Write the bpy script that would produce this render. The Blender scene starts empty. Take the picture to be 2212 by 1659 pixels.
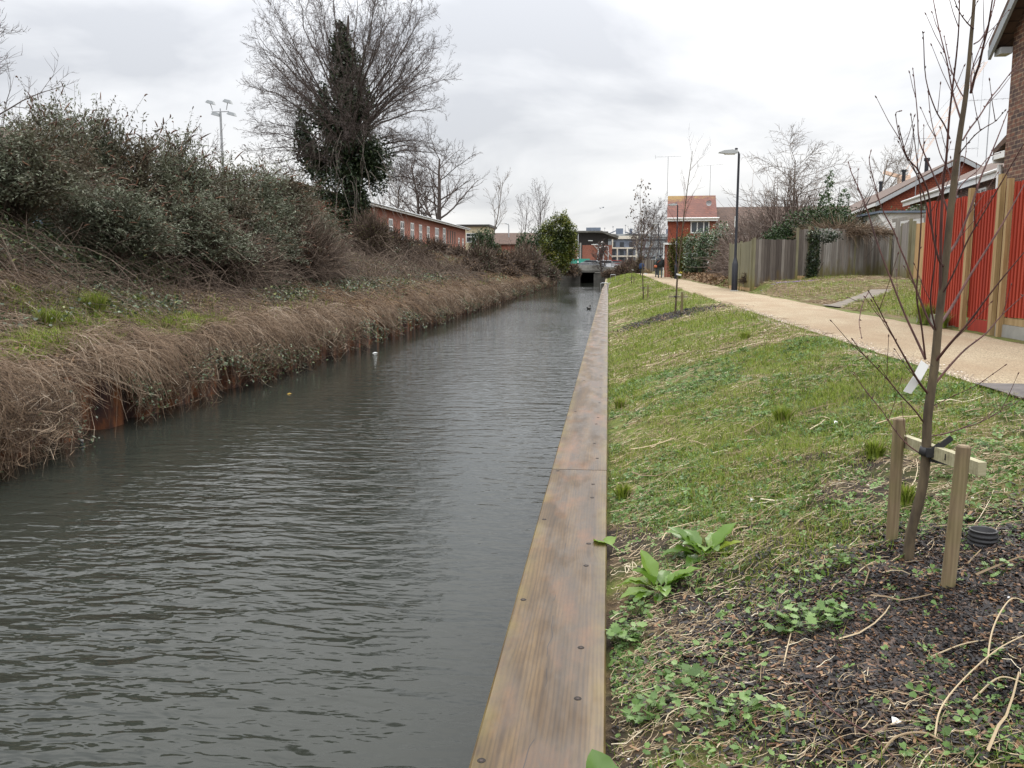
import bpy, math, random
import numpy as np
from mathutils import Vector, Matrix
random.seed(7); RNG = np.random.default_rng(11)
SC = bpy.context.scene; COL = SC.collection
R = math.radians
# ---------------------------------------------------------------- camera
EYE = (-0.02, 0.0, 1.60); PITCH = R(7.83); YAW = R(6.36)
FPX, CX, CY = 1850.0, 1106.0, 829.5          # focal length and centre in a 2212x1659 frame
cam = bpy.data.cameras.new("camera"); camo = bpy.data.objects.new("camera", cam); COL.objects.link(camo)
camo.location = EYE; camo.rotation_euler = (R(90) - PITCH, 0, YAW)
cam.sensor_width = 36; cam.lens = 36 * FPX / 2212; cam.clip_start = 0.05; cam.clip_end = 6000
SC.camera = camo
SC.view_settings.view_transform = 'Standard'; SC.view_settings.look = 'None'
SC.view_settings.exposure = 0.38; SC.view_settings.gamma = 1.0
# ---------------------------------------------------------------- sky and sun
SUN_EL, SUN_AZ = 38, 20
w = bpy.data.worlds.new("World"); SC.world = w; w.use_nodes = True
nt = w.node_tree; nt.nodes.clear(); N = nt.nodes.new; L = nt.links.new
out = N('ShaderNodeOutputWorld'); bg = N('ShaderNodeBackground'); bg.inputs[1].default_value = 0.1
sky = N('ShaderNodeTexSky'); sky.sky_type = 'NISHITA'; sky.sun_disc = False
sky.sun_elevation = R(SUN_EL); sky.sun_rotation = R(SUN_AZ)
tc = N('ShaderNodeTexCoord'); sep = N('ShaderNodeSeparateXYZ'); L(tc.outputs['Generated'], sep.inputs[0])
def mth(op, a, b=None, c=None, clamp=False):
    n = N('ShaderNodeMath'); n.operation = op; n.use_clamp = clamp
    for i, q in enumerate((a, b, c)):
        if q is None: continue
        if isinstance(q, (int, float)): n.inputs[i].default_value = q
        else: L(q, n.inputs[i])
    return n.outputs[0]
zc = mth('MAXIMUM', sep.outputs[2], 0.0)
den = mth('ADD', zc, 0.22)
comb = N('ShaderNodeCombineXYZ'); L(mth('DIVIDE', sep.outputs[0], den), comb.inputs[0]); L(mth('DIVIDE', sep.outputs[1], den), comb.inputs[1])
comb.inputs[2].default_value = 3.7
n1 = N('ShaderNodeTexNoise'); n1.inputs['Scale'].default_value = 1.05; n1.inputs['Detail'].default_value = 6; n1.inputs['Roughness'].default_value = 0.5
n1.inputs['Distortion'].default_value = 0.35
L(comb.outputs[0], n1.inputs['Vector'])
cr = N('ShaderNodeValToRGB'); L(n1.outputs[0], cr.inputs[0])
el = cr.color_ramp.elements
el[0].position = 0.37; el[0].color = (4.75, 4.85, 5.1, 1)
el[1].position = 0.60; el[1].color = (7.5, 7.45, 7.4, 1)
e = el.new(0.47); e.color = (6.2, 6.25, 6.4, 1)
zen = mth('MULTIPLY_ADD', mth('MULTIPLY', zc, zc), 4.0, 1.03)     # an overcast sky is brighter overhead than at the horizon
mx = N('ShaderNodeMix'); mx.data_type = 'RGBA'; mx.inputs[0].default_value = 0.93
L(sky.outputs[0], mx.inputs[6]); L(cr.outputs[0], mx.inputs[7])
vm = N('ShaderNodeVectorMath'); vm.operation = 'SCALE'; L(mx.outputs[2], vm.inputs[0]); L(zen, vm.inputs['Scale'])
L(vm.outputs[0], bg.inputs[0]); L(bg.outputs[0], out.inputs[0])
sl = bpy.data.lights.new("sun", 'SUN'); so = bpy.data.objects.new("sun", sl); COL.objects.link(so)
sl.energy = 1.1; sl.angle = R(25); sl.color = (1, .95, .87)
az, ele = R(SUN_AZ), R(SUN_EL)
so.rotation_euler = Vector((math.sin(az) * math.cos(ele), math.cos(az) * math.cos(ele), math.sin(ele))).to_track_quat('Z', 'Y').to_euler()
# ---------------------------------------------------------------- pixel <-> world helpers (placing real things at real distances)
CP, SP, CYW, SYW = math.cos(PITCH), math.sin(PITCH), math.cos(YAW), math.sin(YAW)
def ray(px, py):
    x = (px - CX) / FPX; y = (CY - py) / FPX
    f, u = CP + y * SP, -SP + y * CP         # forward (horizontal) and up
    return (x * CYW - f * SYW, x * SYW + f * CYW, u)
def at(px, py, Y):
    d = ray(px, py); t = (Y - EYE[1]) / d[1]
    return (EYE[0] + d[0] * t, Y, EYE[2] + d[2] * t)
def atz(px, py, Z):
    d = ray(px, py); t = (Z - EYE[2]) / d[2]
    return (EYE[0] + d[0] * t, d[1] * t, Z)
# ---------------------------------------------------------------- lattice noise
_LAT = RNG.random((64, 64))
def vn(x, y):
    x = np.asarray(x, float); y = np.asarray(y, float)
    xi = np.floor(x).astype(int); yi = np.floor(y).astype(int); fx = x - xi; fy = y - yi
    fx = fx * fx * (3 - 2 * fx); fy = fy * fy * (3 - 2 * fy)
    a = _LAT[xi % 64, yi % 64]; b = _LAT[(xi + 1) % 64, yi % 64]; c = _LAT[xi % 64, (yi + 1) % 64]; d = _LAT[(xi + 1) % 64, (yi + 1) % 64]
    return (a * (1 - fx) + b * fx) * (1 - fy) + (c * (1 - fx) + d * fx) * fy
def fbm(x, y, o=3):
    s = 0; a = 1; t = 0
    for i in range(o): s = s + a * vn(x * 2 ** i + 13.7 * i, y * 2 ** i + 5.1 * i); t += a; a *= .5
    return s / t
def sstep(a, b, x): t = np.clip((np.asarray(x, float) - a) / (b - a), 0, 1); return t * t * (3 - 2 * t)
WATER = -0.75; PX0, PX1 = 2.95, 5.2          # water level; edges of the gravel path
def pbend(Y): return 0.55 * sstep(40, 90, Y)   # the path swings right a little far away
LBX = [-60, -30, -22, -18, -15, -12, -10.5, -9, -7.9, -7.25]
LBZ = [3.2, 3.0, 2.8, 2.6, 2.2, 1.5, 1.05, .72, .38, .12]
RBX = [-.1, 0, .3, .8, 1.3, 2.0, 2.6, 2.95, 5.3, 9, 14, 40]
RBZ = [-.09, -.07, .02, .17, .33, .5, .61, .64, .65, .92, 1.05, 1.1]
def gz(X, Y):
    X = np.asarray(X, float); Y = np.asarray(Y, float)
    fade = 1 - sstep(100, 122, Y)
    lb = np.interp(X, LBX, LBZ); lb = .55 + (lb - .55) * np.where(X < -15, np.maximum(fade, .75), fade)
    amp = sstep(-7.2, -8.2, X) * (1 - sstep(-30, -60, X))
    lb = lb + amp * .32 * (fbm(X * .8, Y * .55) - .5) + amp * .12 * (fbm(X * 2.5 + 9, Y * 2.5) - .5)
    lb = lb + 1.15 * np.exp(-((X + 11.2) / 1.35) ** 2 - ((Y - 13) / 4.) ** 2) + .85 * sstep(48, 85, Y) * fade * sstep(-9, -17, X)
    rb = np.interp(X, RBX, RBZ) + .30 * sstep(24, 31, Y) * sstep(5.25, 5.8, X) * (1 - .5 * sstep(8, 13, X))
    wob = sstep(0.02, .5, X) * np.where(X < PX0 + .0, 1 - sstep(PX0 - .35, PX0, X), sstep(PX1, PX1 + .5, X))
    rb = rb + wob * (.10 * (fbm(X * 1.3 + 3, Y * .9) - .5) + .05 * (vn(X * 6, Y * 6) - .5) * (Y < 14))
    return np.where(X < -3, lb, rb)
def hit(px, py):
    d = ray(px, py); t = 0.5
    while t < 400:
        x, y, z = EYE[0] + d[0] * t, d[1] * t, EYE[2] + d[2] * t
        if z < float(gz(x, y)) and (x < -7.25 or x > 0 or y > 124): return (x, y, float(gz(x, y)))
        t *= 1.004
    return (x, y, z)
# ---------------------------------------------------------------- object bookkeeping
def tag(o, label=None, cat=None, group=None, kind=None):
    if label: o["label"] = label
    if cat: o["category"] = cat
    if group: o["group"] = group
    if kind: o["kind"] = kind
    return o
def thing(name, label, cat, loc=(0, 0, 0), rz=0, group=None):
    o = bpy.data.objects.new(name, None); COL.objects.link(o); o.location = loc; o.rotation_euler = (0, 0, rz)
    o.empty_display_size = .2
    return tag(o, label, cat, group)
def kids(o): return [c for c in bpy.data.objects if c.parent == o]
def copy_tree(o, parent=None):
    c = o.copy(); COL.objects.link(c); c.parent = parent
    for ch in kids(o): copy_tree(ch, c)
    return c
# ---------------------------------------------------------------- mesh accumulator
class Geo:
    def __init__(s): s.V = []; s.F = {3: [], 4: []}; s.R = []; s.n = 0
    def add(s, v, f, r=None):
        v = np.asarray(v, float).reshape(-1, 3)
        if isinstance(f, list) and f and any(len(q) != len(f[0]) for q in f):
            for k in (3, 4):
                q = [x for x in f if len(x) == k]
                if q: s.F[k].append(np.array(q) + s.n)
        else:
            f = np.asarray(f)
            if len(f): s.F[f.shape[1]].append(f + s.n)
        s.V.append(v); s.n += len(v)
        s.R.append(np.zeros(len(v)) + .5 if r is None else (np.zeros(len(v)) + r))
        return s
    def box(s, lo, hi, M=None, r=None):
        x0, y0, z0 = lo; x1, y1, z1 = hi
        v = np.array([[x0, y0, z0], [x1, y0, z0], [x1, y1, z0], [x0, y1, z0], [x0, y0, z1], [x1, y0, z1], [x1, y1, z1], [x0, y1, z1]], float)
        if M is not None: v = np.array([tuple(M @ Vector(p)) for p in v])
        return s.add(v, [(0, 3, 2, 1), (4, 5, 6, 7), (0, 1, 5, 4), (1, 2, 6, 5), (2, 3, 7, 6), (3, 0, 4, 7)], r)
    def beam(s, a, b, w, h, r=None):
        a, b = Vector(a), Vector(b); d = b - a; q = d.to_track_quat('Y', 'Z').to_matrix().to_4x4()
        return s.box((-w / 2, 0, -h / 2), (w / 2, d.length, h / 2), Matrix.Translation(a) @ q, r)
    def prism(s, poly, axis, lo, hi, r=None):
        """polygon (2-D, in the two other axes) extruded along axis 0/1/2"""
        n = len(poly); v = []
        for t in (lo, hi):
            for p in poly:
                q = list(p); q.insert(axis, t); v.append(q)
        c = len(v); cen = np.mean(np.array(poly), 0)
        for t in (lo, hi): q = list(cen); q.insert(axis, t); v.append(q)
        f = [(i, (i + 1) % n, n + (i + 1) % n, n + i) for i in range(n)]
        f += [(i, c, (i + 1) % n) for i in range(n)] + [(n + i, n + (i + 1) % n, c + 1) for i in range(n)]
        return s.add(v, f, r)
    def tubes(s, P, rad, sides=3, r=None, cap=False):
        """P (N,K,3) paths, rad (N,K)"""
        P = np.asarray(P, float); Nn, K, _ = P.shape; rad = np.broadcast_to(np.asarray(rad, float), (Nn, K))
        T = np.gradient(P, axis=1); T /= np.linalg.norm(T, axis=2, keepdims=True) + 1e-9
        m = T.mean(1); ref = np.where(np.abs(m[:, 2:3]) < .8 * np.linalg.norm(m, axis=1, keepdims=True), [[0, 0, 1.]], [[1., 0, 0]])
        A = np.cross(T, ref[:, None, :]); A /= np.linalg.norm(A, axis=2, keepdims=True) + 1e-9
        B = np.cross(T, A); an = np.arange(sides) * 2 * math.pi / sides
        V = P[:, :, None, :] + rad[:, :, None, None] * (np.cos(an)[None, None, :, None] * A[:, :, None, :] + np.sin(an)[None, None, :, None] * B[:, :, None, :])
        i, k, j = np.meshgrid(np.arange(Nn), np.arange(K - 1), np.arange(sides), indexing='ij')
        b = i * K * sides + k * sides; j2 = (j + 1) % sides
        F = np.stack([b + j, b + j2, b + sides + j2, b + sides + j], -1).reshape(-1, 4)
        rr = None if r is None else np.repeat(np.asarray(r, float).reshape(Nn), K * sides)
        s.add(V.reshape(-1, 3), F, rr)
        if cap:
            for q in range(Nn):
                for kk in (0, K - 1): s.add(np.vstack([V[q, kk], P[q, kk]]), [(a, (a + 1) % sides, sides) for a in range(sides)], .5 if r is None else rr[q * K * sides])
        return s
    def tube(s, pts, rad, sides=8, cap=True, r=None):
        ra = np.asarray(rad, float); ra = np.full(len(pts), float(ra)) if ra.ndim == 0 else ra.reshape(-1); ra = np.interp(np.linspace(0, 1, len(pts)), np.linspace(0, 1, len(ra)), ra)
        return s.tubes([[tuple(q) for q in pts]], ra[None], sides, None if r is None else [r], cap)
    def lathe(s, prof, c=(0, 0, 0), sides=16, r=None, M=None):
        an = np.arange(sides) * 2 * math.pi / sides; v = []
        for (q, z) in prof: v += [[q * math.cos(a), q * math.sin(a), z] for a in an]
        v = np.array(v)
        if M is not None: v = np.array([tuple(M @ Vector(p)) for p in v])
        v = v + np.array(c)
        f = [(k * sides + j, k * sides + (j + 1) % sides, (k + 1) * sides + (j + 1) % sides, (k + 1) * sides + j) for k in range(len(prof) - 1) for j in range(sides)]
        return s.add(v, f, r)
    def scatter(s, T, pos, yaw, tilt, roll, sc, r=None):
        """bake copies of template T=(verts,tris) ; order: scale, roll about y, tilt about x, yaw about z"""
        tv, tf = T; tv = np.asarray(tv, float); tf = np.asarray(tf); n = len(pos)
        if n == 0: return s
        sc = np.asarray(sc, float); sc = sc.reshape(n, -1) if sc.size != n * 0 + 1 or n == 1 else np.full((n, 1), float(sc))
        v = tv[None] * (sc if sc.shape[1] == 3 else np.repeat(sc, 3, 1))[:, None, :]
        c, q = np.cos(roll)[:, None], np.sin(roll)[:, None]
        x = v[..., 0] * c + v[..., 2] * q; z = -v[..., 0] * q + v[..., 2] * c; y = v[..., 1]
        c, q = np.cos(tilt)[:, None], np.sin(tilt)[:, None]
        y, z = y * c - z * q, y * q + z * c
        c, q = np.cos(yaw)[:, None], np.sin(yaw)[:, None]
        x, y = x * c - y * q, x * q + y * c
        V = np.stack([x, y, z], -1) + np.asarray(pos)[:, None, :]
        F = (tf[None] + (np.arange(n) * len(tv))[:, None, None]).reshape(-1, tf.shape[1])
        rr = np.repeat(RNG.random(n) if r is None else r, len(tv))
        return s.add(V.reshape(-1, 3), F, rr)
    def build(s, name, mat, parent=None, smooth=False, loc=None):
        me = bpy.data.meshes.new(name); V = np.concatenate(s.V)
        f3 = np.concatenate(s.F[3]) if s.F[3] else np.zeros((0, 3), int); f4 = np.concatenate(s.F[4]) if s.F[4] else np.zeros((0, 4), int)
        me.vertices.add(len(V)); me.vertices.foreach_set("co", V.astype(np.float32).ravel())
        li = np.concatenate([f3.ravel(), f4.ravel()]).astype(np.int32)
        me.loops.add(len(li)); me.loops.foreach_set("vertex_index", li)
        st = np.concatenate([np.arange(len(f3)) * 3, len(f3) * 3 + np.arange(len(f4)) * 4]).astype(np.int32)
        me.polygons.add(len(st)); me.polygons.foreach_set("loop_start", st)
        me.polygons.foreach_set("use_smooth", np.full(len(st), smooth))
        a = me.attributes.new("rnd", 'FLOAT', 'POINT'); a.data.foreach_set("value", np.concatenate(s.R).astype(np.float32))
        me.update(calc_edges=True); me.validate()
        me.materials.append(mat)
        o = bpy.data.objects.new(name, me); COL.objects.link(o)
        if parent is not None: o.parent = parent
        if loc is not None: o.location = loc
        return o
# ---------------------------------------------------------------- materials
def newmat(name):
    m = bpy.data.materials.new(name); m.use_nodes = True; t = m.node_tree; t.nodes.clear()
    o = t.nodes.new('ShaderNodeOutputMaterial'); p = t.nodes.new('ShaderNodeBsdfPrincipled'); t.links.new(p.outputs[0], o.inputs[0])
    return m, t, p
def nd(t, typ, ins=(), **kw):
    n = t.nodes.new('ShaderNode' + typ)
    for k, v_ in kw.items(): setattr(n, k, v_)
    for k, v_ in (ins.items() if isinstance(ins, dict) else ()):
        if isinstance(v_, bpy.types.NodeSocket): t.links.new(v_, n.inputs[k])
        else: n.inputs[k].default_value = v_
    return n
def ramp(t, fac, stops):
    n = t.nodes.new('ShaderNodeValToRGB'); e = n.color_ramp.elements
    while len(e) < len(stops): e.new(.5)
    for q, (p, c) in zip(e, stops): q.position = p; q.color = (*c, 1)
    t.links.new(fac, n.inputs[0]); return n.outputs[0]
def mixc(t, fac, a, b, mode='MIX'):
    n = t.nodes.new('ShaderNodeMix'); n.data_type = 'RGBA'; n.blend_type = mode
    for i, q in ((0, fac), (6, a), (7, b)):
        if isinstance(q, bpy.types.NodeSocket): t.links.new(q, n.inputs[i])
        else: n.inputs[i].default_value = q if i == 0 else (*q, 1)
    return n.outputs[2]
def noise(t, vec, scale, detail=4, rough=.55, dist=0):
    n = nd(t, 'TexNoise', {'Scale': scale, 'Detail': detail, 'Roughness': rough, 'Distortion': dist}); t.links.new(vec, n.inputs['Vector']); return n.outputs[0]
def pos(t): return nd(t, 'NewGeometry').outputs['Position']
def objc(t): return nd(t, 'TexCoord').outputs['Object']
def scl(t, vec, s):
    n = nd(t, 'Mapping'); n.inputs['Scale'].default_value = s; t.links.new(vec, n.inputs[0]); return n.outputs[0]
def bump(t, p, h, strength=.3, dist=.01):
    n = nd(t, 'Bump', {'Strength': strength, 'Distance': dist, 'Height': h}); t.links.new(n.outputs[0], p.inputs['Normal'])
def plain(name, c, rough=.6, metal=0, var=.25, scale=6, b=.15, spec=.5):
    m, t, p = newmat(name); v = objc(t); n = noise(t, v, scale, 5)
    lo = tuple(max(0, q * (1 - var)) for q in c); hi = tuple(min(1, q * (1 + var)) for q in c)
    t.links.new(ramp(t, n, [(.3, lo), (.7, hi)]), p.inputs['Base Color'])
    p.inputs['Roughness'].default_value = rough; p.inputs['Metallic'].default_value = metal
    p.inputs['Specular IOR Level'].default_value = spec
    if b: bump(t, p, noise(t, v, scale * 6, 4), b, .005)
    return m
def leafmat(name, stops, rough=.5, trans=.25, spec=.4, clump=None):
    m, t, p = newmat(name); a = nd(t, 'Attribute', attribute_name='rnd').outputs['Fac']
    c = ramp(t, a, stops)
    if clump:
        c = mixc(t, ramp(t, noise(t, pos(t), clump[0], 2), [(.42, (0, 0, 0)), (.6, (1, 1, 1))]), c, clump[1])
    t.links.new(c, p.inputs['Base Color']); p.inputs['Roughness'].default_value = rough
    p.inputs['Specular IOR Level'].default_value = spec
    if trans:
        tr = nd(t, 'BsdfTranslucent', {'Color': c}); mx = nd(t, 'MixShader', {0: trans})
        t.links.new(p.outputs[0], mx.inputs[1]); t.links.new(tr.outputs[0], mx.inputs[2])
        t.links.new(mx.outputs[0], [n for n in t.nodes if n.type == 'OUTPUT_MATERIAL'][0].inputs[0])
    return m
M = {}
M['hole_shade_nail_dark'] = plain('hole_shade_nail_dark', (.022, .018, .015), .95)  # near-black for the painted shade of bolt holes, and for nail marks
M['steel'] = plain('steel', (.35, .36, .37), .45, .7, .1)
M['white'] = plain('white_paint', (.78, .78, .76), .5, 0, .06, 3, .05)
M['black'] = plain('black_paint', (.012, .013, .02), .35, 0, .2, 3, .05)
M['rubber'] = plain('black_rubber', (.02, .02, .022), .55, 0, .2, 8, .1)
M['concrete'] = plain('concrete', (.3, .29, .26), .9, 0, .25, 3, .3)
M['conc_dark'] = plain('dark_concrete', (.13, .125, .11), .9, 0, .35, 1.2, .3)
M['glass'] = plain('window_glass', (.05, .06, .07), .08, 0, .3, 1, 0)
M['asphalt'] = plain('asphalt', (.10, .088, .082), .9, 0, .3, 9, .5)
def bark(name, a, b, sc=14):
    m, t, p = newmat(name); v = scl(t, objc(t), (1, 1, .25)); n = noise(t, v, sc, 5)
    t.links.new(ramp(t, n, [(.3, a), (.7, b)]), p.inputs['Base Color']); p.inputs['Roughness'].default_value = .85
    bump(t, p, n, .5, .01); return m
M['bark'] = bark('tree_bark', (.035, .026, .022), (.10, .078, .066), 3)
M['bark_pale'] = bark('pale_bark', (.10, .08, .065), (.24, .2, .17), 3)
M['twig'] = bark('twig_bark', (.04, .03, .027), (.115, .086, .074), 8)
M['sapling_bark'] = bark('sapling_bark', (.045, .032, .02), (.14, .105, .06), 26)
M['sapling_twig'] = bark('sapling_twig', (.05, .022, .02), (.12, .05, .04), 26)
# round posts and planed timber
def timber(name, cols, axis, ring=26, scale=1., green=None, rough=.75):
    m, t, p = newmat(name); o = objc(t); s = [7, 7, 7]; s[axis] = .5
    v = scl(t, o, tuple(q * scale for q in s)); n = noise(t, v, 3, 5, .6, .4)
    wv = nd(t, 'TexWave', {'Scale': ring, 'Distortion': 3.5, 'Detail': 3, 'Detail Scale': .8}, wave_type='BANDS', bands_direction='X' if axis != 0 else 'Y')
    t.links.new(scl(t, o, tuple(.05 if i == axis else 1. for i in range(3))), wv.inputs['Vector'])
    c = ramp(t, n, [(.25, cols[0]), (.5, cols[1]), (.78, cols[2])])
    c = mixc(t, .14, c, wv.outputs['Color'], 'MULTIPLY')
    if green: c = mixc(t, ramp(t, noise(t, o, 2.2, 4), [(.45, (0, 0, 0)), (.62, (.8, .8, .8))]), c, green)
    t.links.new(c, p.inputs['Base Color']); p.inputs['Roughness'].default_value = rough; bump(t, p, n, .35, .004)
    return m
M['stake'] = timber('stake_timber', ((.09, .06, .035), (.22, .16, .09), (.34, .27, .16)), 2, 22, 1.6, (.16, .15, .05))
M['rail_timber'] = timber('rail_timber', ((.22, .19, .11), (.36, .33, .2), (.48, .45, .3)), 0, 16, 1.5)
# ================================================================ ground
def axis(*segs):
    a = []
    for lo, hi, n in segs: a += list(np.linspace(lo, hi, n, endpoint=False))
    a.append(segs[-1][1]); return np.array(a)
gx = axis((-3000, -200, 10), (-200, -60, 14), (-60, -20, 60), (-20, -7.46, 56), (-7.46, -7.44, 1), (-7.44, -.22, 4), (-.22, -.2, 1), (-.2, 0, 3), (0, 2.95, 74), (2.95, 5.25, 16), (5.25, 14, 44), (14, 60, 30), (60, 3000, 14))
gy = axis((-30, -2, 6), (-2, 14, 230), (14, 40, 180), (40, 123.5, 200), (123.5, 136, 6), (136, 136.1, 1), (136.1, 300, 24), (300, 3500, 12))
GX, GY = np.meshgrid(gx, gy, indexing='ij'); GZ = gz(GX, GY)
GZ = np.where((GX > -7.45) & (GX < -.21) & (GY < 136.05), -1.7, GZ)
GZ = np.where((GY > 123.55) & (GZ > -1), np.where(np.abs(GX + 3) < 60, .62, GZ), GZ)
nxx, nyy = GX.shape; ii, jj = np.meshgrid(np.arange(nxx - 1), np.arange(nyy - 1), indexing='ij')
b_ = ii * nyy + jj
m, t, p = newmat('bank_ground'); P_ = pos(t); sx = nd(t, 'SeparateXYZ', {0: P_}); X_, Y_ = sx.outputs[0], sx.outputs[1]
nA = noise(t, P_, 1.1, 5, .6); nB = noise(t, P_, 9, 6, .65); nC = noise(t, P_, 60, 3, .6)
soil = ramp(t, nB, [(.3, (.014, .011, .009)), (.6, (.045, .034, .025)), (.75, (.10, .075, .045))])
grn = ramp(t, nB, [(.3, (.05, .06, .013)), (.6, (.12, .145, .028)), (.8, (.2, .17, .065))])
stw = ramp(t, nB, [(.3, (.05, .034, .02)), (.55, (.16, .11, .06)), (.8, (.28, .21, .12))])
def mr(v, a, b, c=0, d=1): return nd(t, 'MapRange', {0: v, 1: a, 2: b, 3: c, 4: d}).outputs[0]
gfar = mr(Y_, 3.5, 9)                         # little grows on the freshly mulched soil near the sapling
fg = nd(t, 'Math', {0: nA, 1: nd(t, 'Math', {0: gfar, 1: .30}, operation='MULTIPLY').outputs[0]}, operation='ADD').outputs[0]
c1 = mixc(t, mr(fg, .5, .66), soil, grn); c1 = mixc(t, mr(noise(t, P_, 2.3, 5, .6), .5, .66), c1, stw)
outer = mixc(t, mr(noise(t, P_, .35, 4), .45, .58), stw, grn)     # beyond the path
c1 = mixc(t, mr(X_, 5.1, 5.4), c1, outer)
lft = ramp(t, nB, [(.3, (.035, .027, .019)), (.55, (.10, .075, .05)), (.8, (.2, .155, .10))])
lg = mixc(t, mr(noise(t, P_, .5, 4, .6), .56, .68), lft, grn)
c1 = mixc(t, mr(X_, -6.9, -7.3), c1, lg)
town = nd(t, 'RGB'); town.outputs[0].default_value = (.12, .115, .09, 1)
c1 = mixc(t, mr(Y_, 124, 135), c1, town.outputs[0])
t.links.new(c1, p.inputs['Base Color']); p.inputs['Roughness'].default_value = .95; p.inputs['Specular IOR Level'].default_value = .2
bump(t, p, mixc(t, .5, nB, nC), .9, .03); M['ground'] = m
g = Geo(); g.add(np.stack([GX, GY, GZ], -1).reshape(-1, 3), np.stack([b_, b_ + nyy, b_ + nyy + 1, b_ + 1], -1).reshape(-1, 4))
tag(g.build('ground', M['ground'], smooth=True), kind='structure')
# ---- water
m, t, p = newmat('canal_water'); P_ = pos(t); sx = nd(t, 'SeparateXYZ', {0: P_})
def wn(scale, rot, s, det, dist=0.):
    q = nd(t, 'Mapping'); q.inputs['Rotation'].default_value = (0, 0, R(rot)); q.inputs['Scale'].default_value = s; t.links.new(P_, q.inputs[0])
    return noise(t, q.outputs[0], scale, det, .5, dist)
a1 = wn(1.5, 8, (1, 2.6, 1), 2, .5); a2 = wn(4.4, -14, (1, 2.3, 1), 2, .4); a3 = wn(13, 22, (1, 1.8, 1), 2)
h = nd(t, 'Math', {0: nd(t, 'Math', {0: a1, 1: .62}, operation='MULTIPLY').outputs[0], 1: nd(t, 'Math', {0: a2, 1: .30}, operation='MULTIPLY').outputs[0]}, operation='ADD').outputs[0]
h = nd(t, 'Math', {0: h, 1: nd(t, 'Math', {0: a3, 1: .022}, operation='MULTIPLY').outputs[0]}, operation='ADD').outputs[0]
calm = nd(t, 'MapRange', {0: sx.outputs[0], 1: -7.0, 2: -4.3, 3: .12, 4: 1.0}).outputs[0]     # sheltered under the left bank
patch = nd(t, 'MapRange', {0: wn(.22, 0, (1, .45, 1), 3), 1: .4, 2: .6, 3: .4, 4: 1.0}).outputs[0]
st = nd(t, 'Math', {0: calm, 1: patch}, operation='MULTIPLY').outputs[0]
farw = nd(t, 'MapRange', {0: sx.outputs[1], 1: 18, 2: 90, 3: 1.0, 4: .35}).outputs[0]
st = nd(t, 'Math', {0: st, 1: farw}, operation='MULTIPLY').outputs[0]
bn = nd(t, 'Bump', {'Distance': .085, 'Height': h, 'Strength': st}); t.links.new(bn.outputs[0], p.inputs['Normal'])
p.inputs['Base Color'].default_value = (.023, .026, .021, 1); p.inputs['Roughness'].default_value = .03; p.inputs['IOR'].default_value = 1.333
M['water'] = m
g = Geo(); g.add([(-7.6, -6, WATER), (-.15, -6, WATER), (-.15, 123.55, WATER), (-7.6, 123.55, WATER)], [(0, 1, 2, 3)])
g.add([(-3.95, 123.55, WATER), (-2.1, 123.55, WATER), (-2.1, 134, WATER), (-3.95, 134, WATER)], [(0, 1, 2, 3)])
tag(g.build('canal_water', M['water']), kind='structure')
# ---- path
m, t, p = newmat('gravel'); P_ = pos(t)
vo = nd(t, 'TexVoronoi', {'Scale': 95}); t.links.new(P_, vo.inputs['Vector'])
base = ramp(t, vo.outputs['Color'], [(.15, (.17, .122, .076)), (.5, (.30, .236, .146)), (.85, (.43, .355, .24))])
base = mixc(t, ramp(t, noise(t, scl(t, P_, (1, .35, 1)), 1.6, 5), [(.4, (0, 0, 0)), (.62, (.7, .7, .7))]), base, (.24, .165, .095))
t.links.new(base, p.inputs['Base Color']); p.inputs['Roughness'].default_value = .95
bump(t, p, vo.outputs['Distance'], .6, .006); M['gravel'] = m
yy = axis((-2, 14, 160), (14, 60, 160), (60, 123, 60)); jag = .10 * (vn(yy * 1.3, 3.2 + yy * 0) - .5) + .07 * (vn(yy * 5, 8.2 + yy * 0) - .5)
jag2 = .25 * (vn(yy * .7, 1.2 + yy * 0) - .5) + .08 * (vn(yy * 5, 18.2 + yy * 0) - .5)
g = Geo(); rows = []
for k in range(9):
    f = k / 8; x = (PX0 + jag + pbend(yy)) * (1 - f) + (PX1 + jag2 + pbend(yy)) * f
    z = .66 + .016 * math.sin(math.pi * f) - (.03 if k in (0, 8) else 0) + .006 * (vn(x * 3, yy * 3) - .5); rows.append(np.stack([x, yy, z], -1))
n_ = len(yy); k, j = np.meshgrid(np.arange(8), np.arange(n_ - 1), indexing='ij'); q = k * n_ + j
g.add(np.concatenate(rows), np.stack([q, q + n_, q + n_ + 1, q + 1], -1).reshape(-1, 4)); tag(g.build('path', M['gravel'], smooth=True), kind='structure')
def sheet(name, poly, mat, dz=.02, n=10):
    a, b, c, d = [np.array(q, float) for q in poly]; g = Geo(); u = np.linspace(0, 1, n + 1)
    U, W = np.meshgrid(u, u, indexing='ij'); Q = (a * (1 - U[..., None]) + b * U[..., None]) * (1 - W[..., None]) + (d * (1 - U[..., None]) + c * U[..., None]) * W[..., None]
    Z = np.maximum(gz(Q[..., 0], Q[..., 1]), np.where(Q[..., 0] < 5.3, .664, 0)) + dz
    k, j = np.meshgrid(np.arange(n), np.arange(n), indexing='ij'); q = k * (n + 1) + j
    g.add(np.concatenate([Q, Z[..., None]], -1).reshape(-1, 3), np.stack([q, q + n + 1, q + n + 2, q + 1], -1).reshape(-1, 4))
    return tag(g.build(name, mat, smooth=True), kind='structure')
sheet('asphalt_crossing', ((2.98, 3.5), (8, 3.5), (8, 7.15), (2.92, 7.2)), M['asphalt'], .006, 14)
sheet('asphalt_footpath', ((5.1, 21.4), (5.22, 20.3), (8.3, 26.2), (7.75, 26.6)), plain('worn_path', (.15, .125, .098), .95, 0, .35, 3, .4), .016, 60)
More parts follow.
